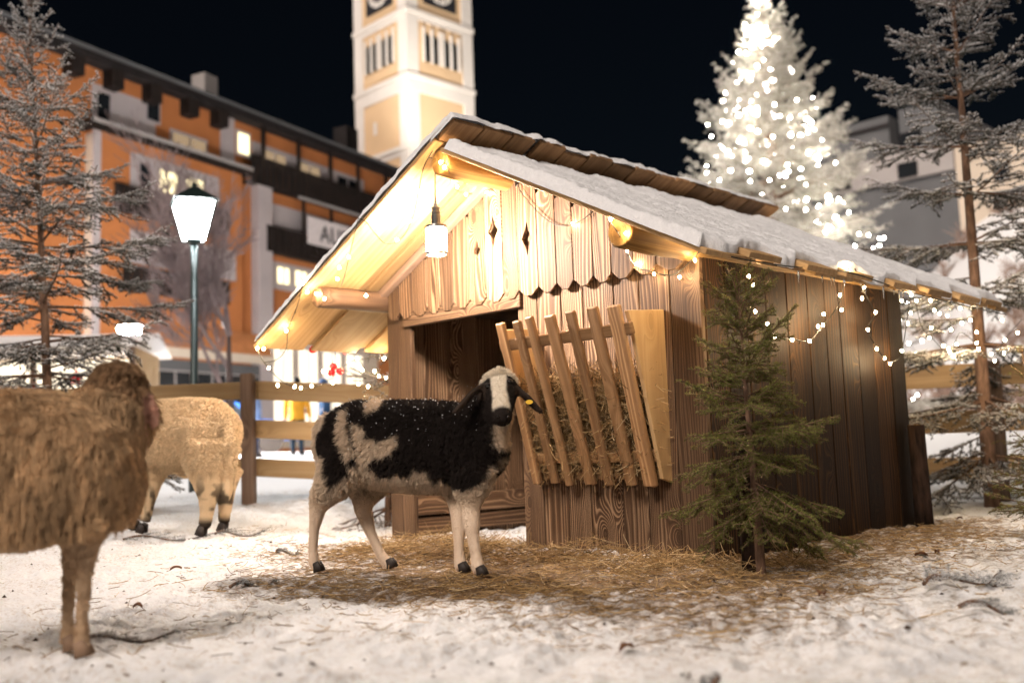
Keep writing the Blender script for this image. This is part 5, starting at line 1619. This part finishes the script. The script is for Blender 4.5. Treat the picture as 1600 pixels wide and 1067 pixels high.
# ------------------------------------------------------------------ market stall behind the left spruce
ms = thing('market_stall', 'brightly lit market stall behind the tall left spruce', 'market stall', gpos(-9.0, 19.5), math.radians(8))
hm_ = lambda n, lo, hi, m: hbox(n, lo, hi, m, ms)
hm_('counter', (-1.9, -.35, 0), (1.6, .0, 1.05), M_RAIL)
hm_('back_wall', (-1.9, 1.9, 0), (1.6, 2.0, 2.3), M_RAIL)
hm_('side_wall', (-2.0, -.2, 0), (-1.91, 2.0, 2.3), M_RAIL)
hm_('side_wall', (1.61, -.2, 0), (1.7, 2.0, 2.3), M_RAIL)
hm_('light_panel', (-1.8, 1.84, 1.1), (1.5, 1.895, 2.25), M_SHOP)
MB().add([(-2.2, -.9, 2.25), (1.9, -.9, 2.25), (1.9, 1., 2.7), (-2.2, 1., 2.7), (1.9, 2.4, 2.3), (-2.2, 2.4, 2.3)], [(0, 1, 2, 3), (3, 2, 4, 5)]).build('roof', M_SNOWC, ms)
for x in (-1.95, -.15, 1.65):
    hm_('post', (x-.05, -.32, 1.06), (x+.05, -.22, 2.3), M_POST)
for i in range(4):
    t = thing('paper_star', ('red paper star at the left end of the lit market stall', 'second red paper star in the lit market stall', 'third red paper star in the lit market stall', 'red paper star at the right end of the lit market stall')[i], 'star', gpos(-9.0, 19.5)+A3(-1.3+i*.75, -.85, 1.4+.25*(i % 2)), 0, 'red stars on the market stall')
    P = [(.2*(1 if k % 2 == 0 else .42)*math.sin(k*math.pi/5), .2*(1 if k % 2 == 0 else .42)*math.cos(k*math.pi/5)) for k in range(10)]
    vv = [(a, 0, b) for a, b in P]+[(0, -.06, 0), (0, .06, 0)]
    MB().add(vv, [(k, (k+1) % 10, 10) for k in range(10)]+[((k+1) % 10, k, 11) for k in range(10)]).build('star_body', M_RED, t)
    MB().tube([(0, 0, .19), (0, 0, .85-.25*(i % 2))], .006, 4).build('cord', M_WIRE, t)

# ------------------------------------------------------------------ people and a parked car beyond the fence
M_FACE = mat_plain('skin', (.50, .30, .22), .6)
def person(label, x, y, H, face, jacket, trousers, hat, bag=None):
    base = gpos(x, y)
    t = thing('person', label, 'person', base, face, 'people on the square')
    k = H/1.75
    s = lambda p, a, b: (A3(*p)*k, a*k, b*k)
    f_ = (1, 0, 0)
    body = [loft([s((.02, 0, 1.36), .062, .06), s((.02, 0, 1.47), .06, .058), s((.03, 0, 1.52), .08, .065), s((.03, 0, 1.60), .102, .078), s((.025, 0, 1.68), .095, .076), s((.02, 0, 1.745), .05, .045)], 14, upref=f_)]
    for sg_ in (-1, 1):
        body.append(loft([s((.05, .29*sg_, .86), .035, .026), s((.06, .295*sg_, .78), .045, .02), s((.075, .295*sg_, .70), .03, .016)], 10, upref=f_))
        for q in range(4):
            body.append(loft([s((.045+.018*q, .295*sg_, .73), .009, .009), s((.055+.018*q, .293*sg_, .67), .009, .009), s((.062+.016*q, .288*sg_, .64-.006*(q == 3)), .006, .006)], 6, upref=f_))
        body.append(loft([s((.09, .285*sg_, .80), .011, .011), s((.12, .275*sg_, .76), .010, .010), s((.125, .27*sg_, .725), .007, .007)], 6, upref=f_))
    body.append(loft([s((.125, 0, 1.60), .012, .012), s((.14, 0, 1.575), .016, .016), s((.12, 0, 1.565), .012, .014)], 8))
    body.append(loft([s((.02, -.25, .95), .04, .04), s((.02, 0, 1.2), .09, .10), s((.02, .25, .95), .04, .04)], 10))
    me = remesh_body('body', body, .012*k, 1); me.materials.append(M_FACE)
    link('body', me, t)
    jk = [loft([s((0, 0, .80), .15, .20), s((0, 0, .98), .14, .185), s((0, 0, 1.2), .145, .20), s((0, 0, 1.38), .12, .20), s((.01, 0, 1.46), .075, .10), s((.02, 0, 1.50), .07, .07)], 18, upref=f_)]
    for sg_ in (-1, 1):
        jk.append(loft([s((0, .18*sg_, 1.38), .075, .07), s((-.01, .255*sg_, 1.2), .066, .06), s((.01, .285*sg_, 1.02), .056, .052), s((.05, .29*sg_, .86), .05, .046)], 12, upref=f_))
    me = remesh_body('jacket', jk, .016*k, 2); me.materials.append(mat_plain('jacket', jacket, .8, .2, 0, .1, 5)); link('jacket', me, t)
    for sg_ in (-1, 1):
        lg = MB().add(*loft([s((0, .09*sg_, .86), .115, .10), s((.01, .095*sg_, .62), .088, .08), s((.015, .10*sg_, .46), .07, .064), s((-.01, .10*sg_, .26), .062, .056), s((-.01, .10*sg_, .10), .058, .054)], 12, upref=f_))
        lg.build('trouser_leg', mat_plain('trousers', trousers, .85), t, smooth=True)
        MB().add(*loft([s((-.09, .10*sg_, .05), .045, .04), s((-.02, .10*sg_, .075), .075, .05), s((.10, .105*sg_, .045), .045, .046), s((.165, .105*sg_, .03), .022, .03)], 12)).build('boot', M_HOOF, t, smooth=True)
    if hat:
        MB().add(*loft([s((.02, 0, 1.635), .108, .084), s((.015, 0, 1.70), .105, .086), s((.005, 0, 1.76), .075, .065), s((0, 0, 1.785), .02, .02)], 16, upref=f_)).build('hat', mat_plain('knit_hat', hat, .95), t, smooth=True)
    else:
        MB().add(*loft([s((-.02, 0, 1.57), .09, .082), s((-.005, 0, 1.66), .108, .088), s((0, 0, 1.73), .09, .075), s((0, 0, 1.77), .03, .03)], 16, upref=f_)).build('hair', mat_plain('hair_brown', (.04, .02, .012), .8), t, smooth=True)
    if bag:
        MB().box((-.10, .30, .45), (.10, .40, .80)).build('bag', mat_plain('bag', bag, .6), t, bevel=.02)
person('person in a yellow jacket and black knit hat beyond the fence', -4.92, 23, 1.74, math.radians(80), (.75, .36, .03), (.015, .03, .05), (.012, .012, .015), (.30, .20, .55))
person('person in a dark blue coat right of the yellow jacket', -4.15, 22.3, 1.66, math.radians(190), (.02, .06, .14), (.02, .025, .035), (.05, .10, .22))
person('person in a pale blue jacket left of the yellow jacket', -5.75, 22.6, 1.6, math.radians(20), (.18, .28, .52), (.03, .035, .06), None)
cr = thing('parked_car', 'blue car parked in front of the house behind the fence', 'car', gpos(-8.1, 28.2), math.radians(14))
M_CAR = mat_plain('blue_car_paint', (.02, .07, .26), .25, .6, 0, .03)
prof = [(-2.1, .35), (2.1, .35), (2.15, .62), (1.95, .82), (1.0, .95), (.45, 1.42), (-1.1, 1.46), (-1.85, .98), (-2.12, .85)]
n = len(prof)
cv = [(a, -.86+(.14 if b > 1.2 else 0), b) for a, b in prof]+[(a, .86-(.14 if b > 1.2 else 0), b) for a, b in prof]
MB().add(cv, [tuple(range(n)), tuple(range(n, 2*n))[::-1]]+[(i, n+i, n+(i+1) % n, (i+1) % n) for i in range(n)]).build('body', M_CAR, cr, bevel=.03)
MB().add([(1.0, -.70, .99), (1.0, .70, .99), (.50, .62, 1.39), (.50, -.62, 1.39)], [(0, 1, 2, 3)]).build('windscreen', M_GLASSD, cr, loc=(.03, 0, .02))
MB().add([(-1.88, -.68, 1.0), (-1.88, .68, 1.0), (-1.18, .62, 1.41), (-1.18, -.62, 1.41)], [(3, 2, 1, 0)]).build('rear_window', M_GLASSD, cr, loc=(-.03, 0, .02))
for sg_ in (-1, 1):
    MB().add([(-1.5, .855*sg_, .98), (.75, .855*sg_, .98), (.35, .74*sg_, 1.38), (-1.05, .74*sg_, 1.40)], [(0, 1, 2, 3)]).build('side_window', M_GLASSD, cr, loc=(0, .012*sg_, 0))
    for x in (-1.3, 1.3):
        MB().tube([(x, .66*sg_, .33), (x, .88*sg_, .33)], .33, 18).build('wheel', M_HOOF, cr, smooth=False)
    MB().add(A3(2.10, .6*sg_, .68)+ICO_V*[.06, .14, .08], [tuple(q) for q in ICO_F]).build('headlight', M_GREYL, cr, smooth=True)
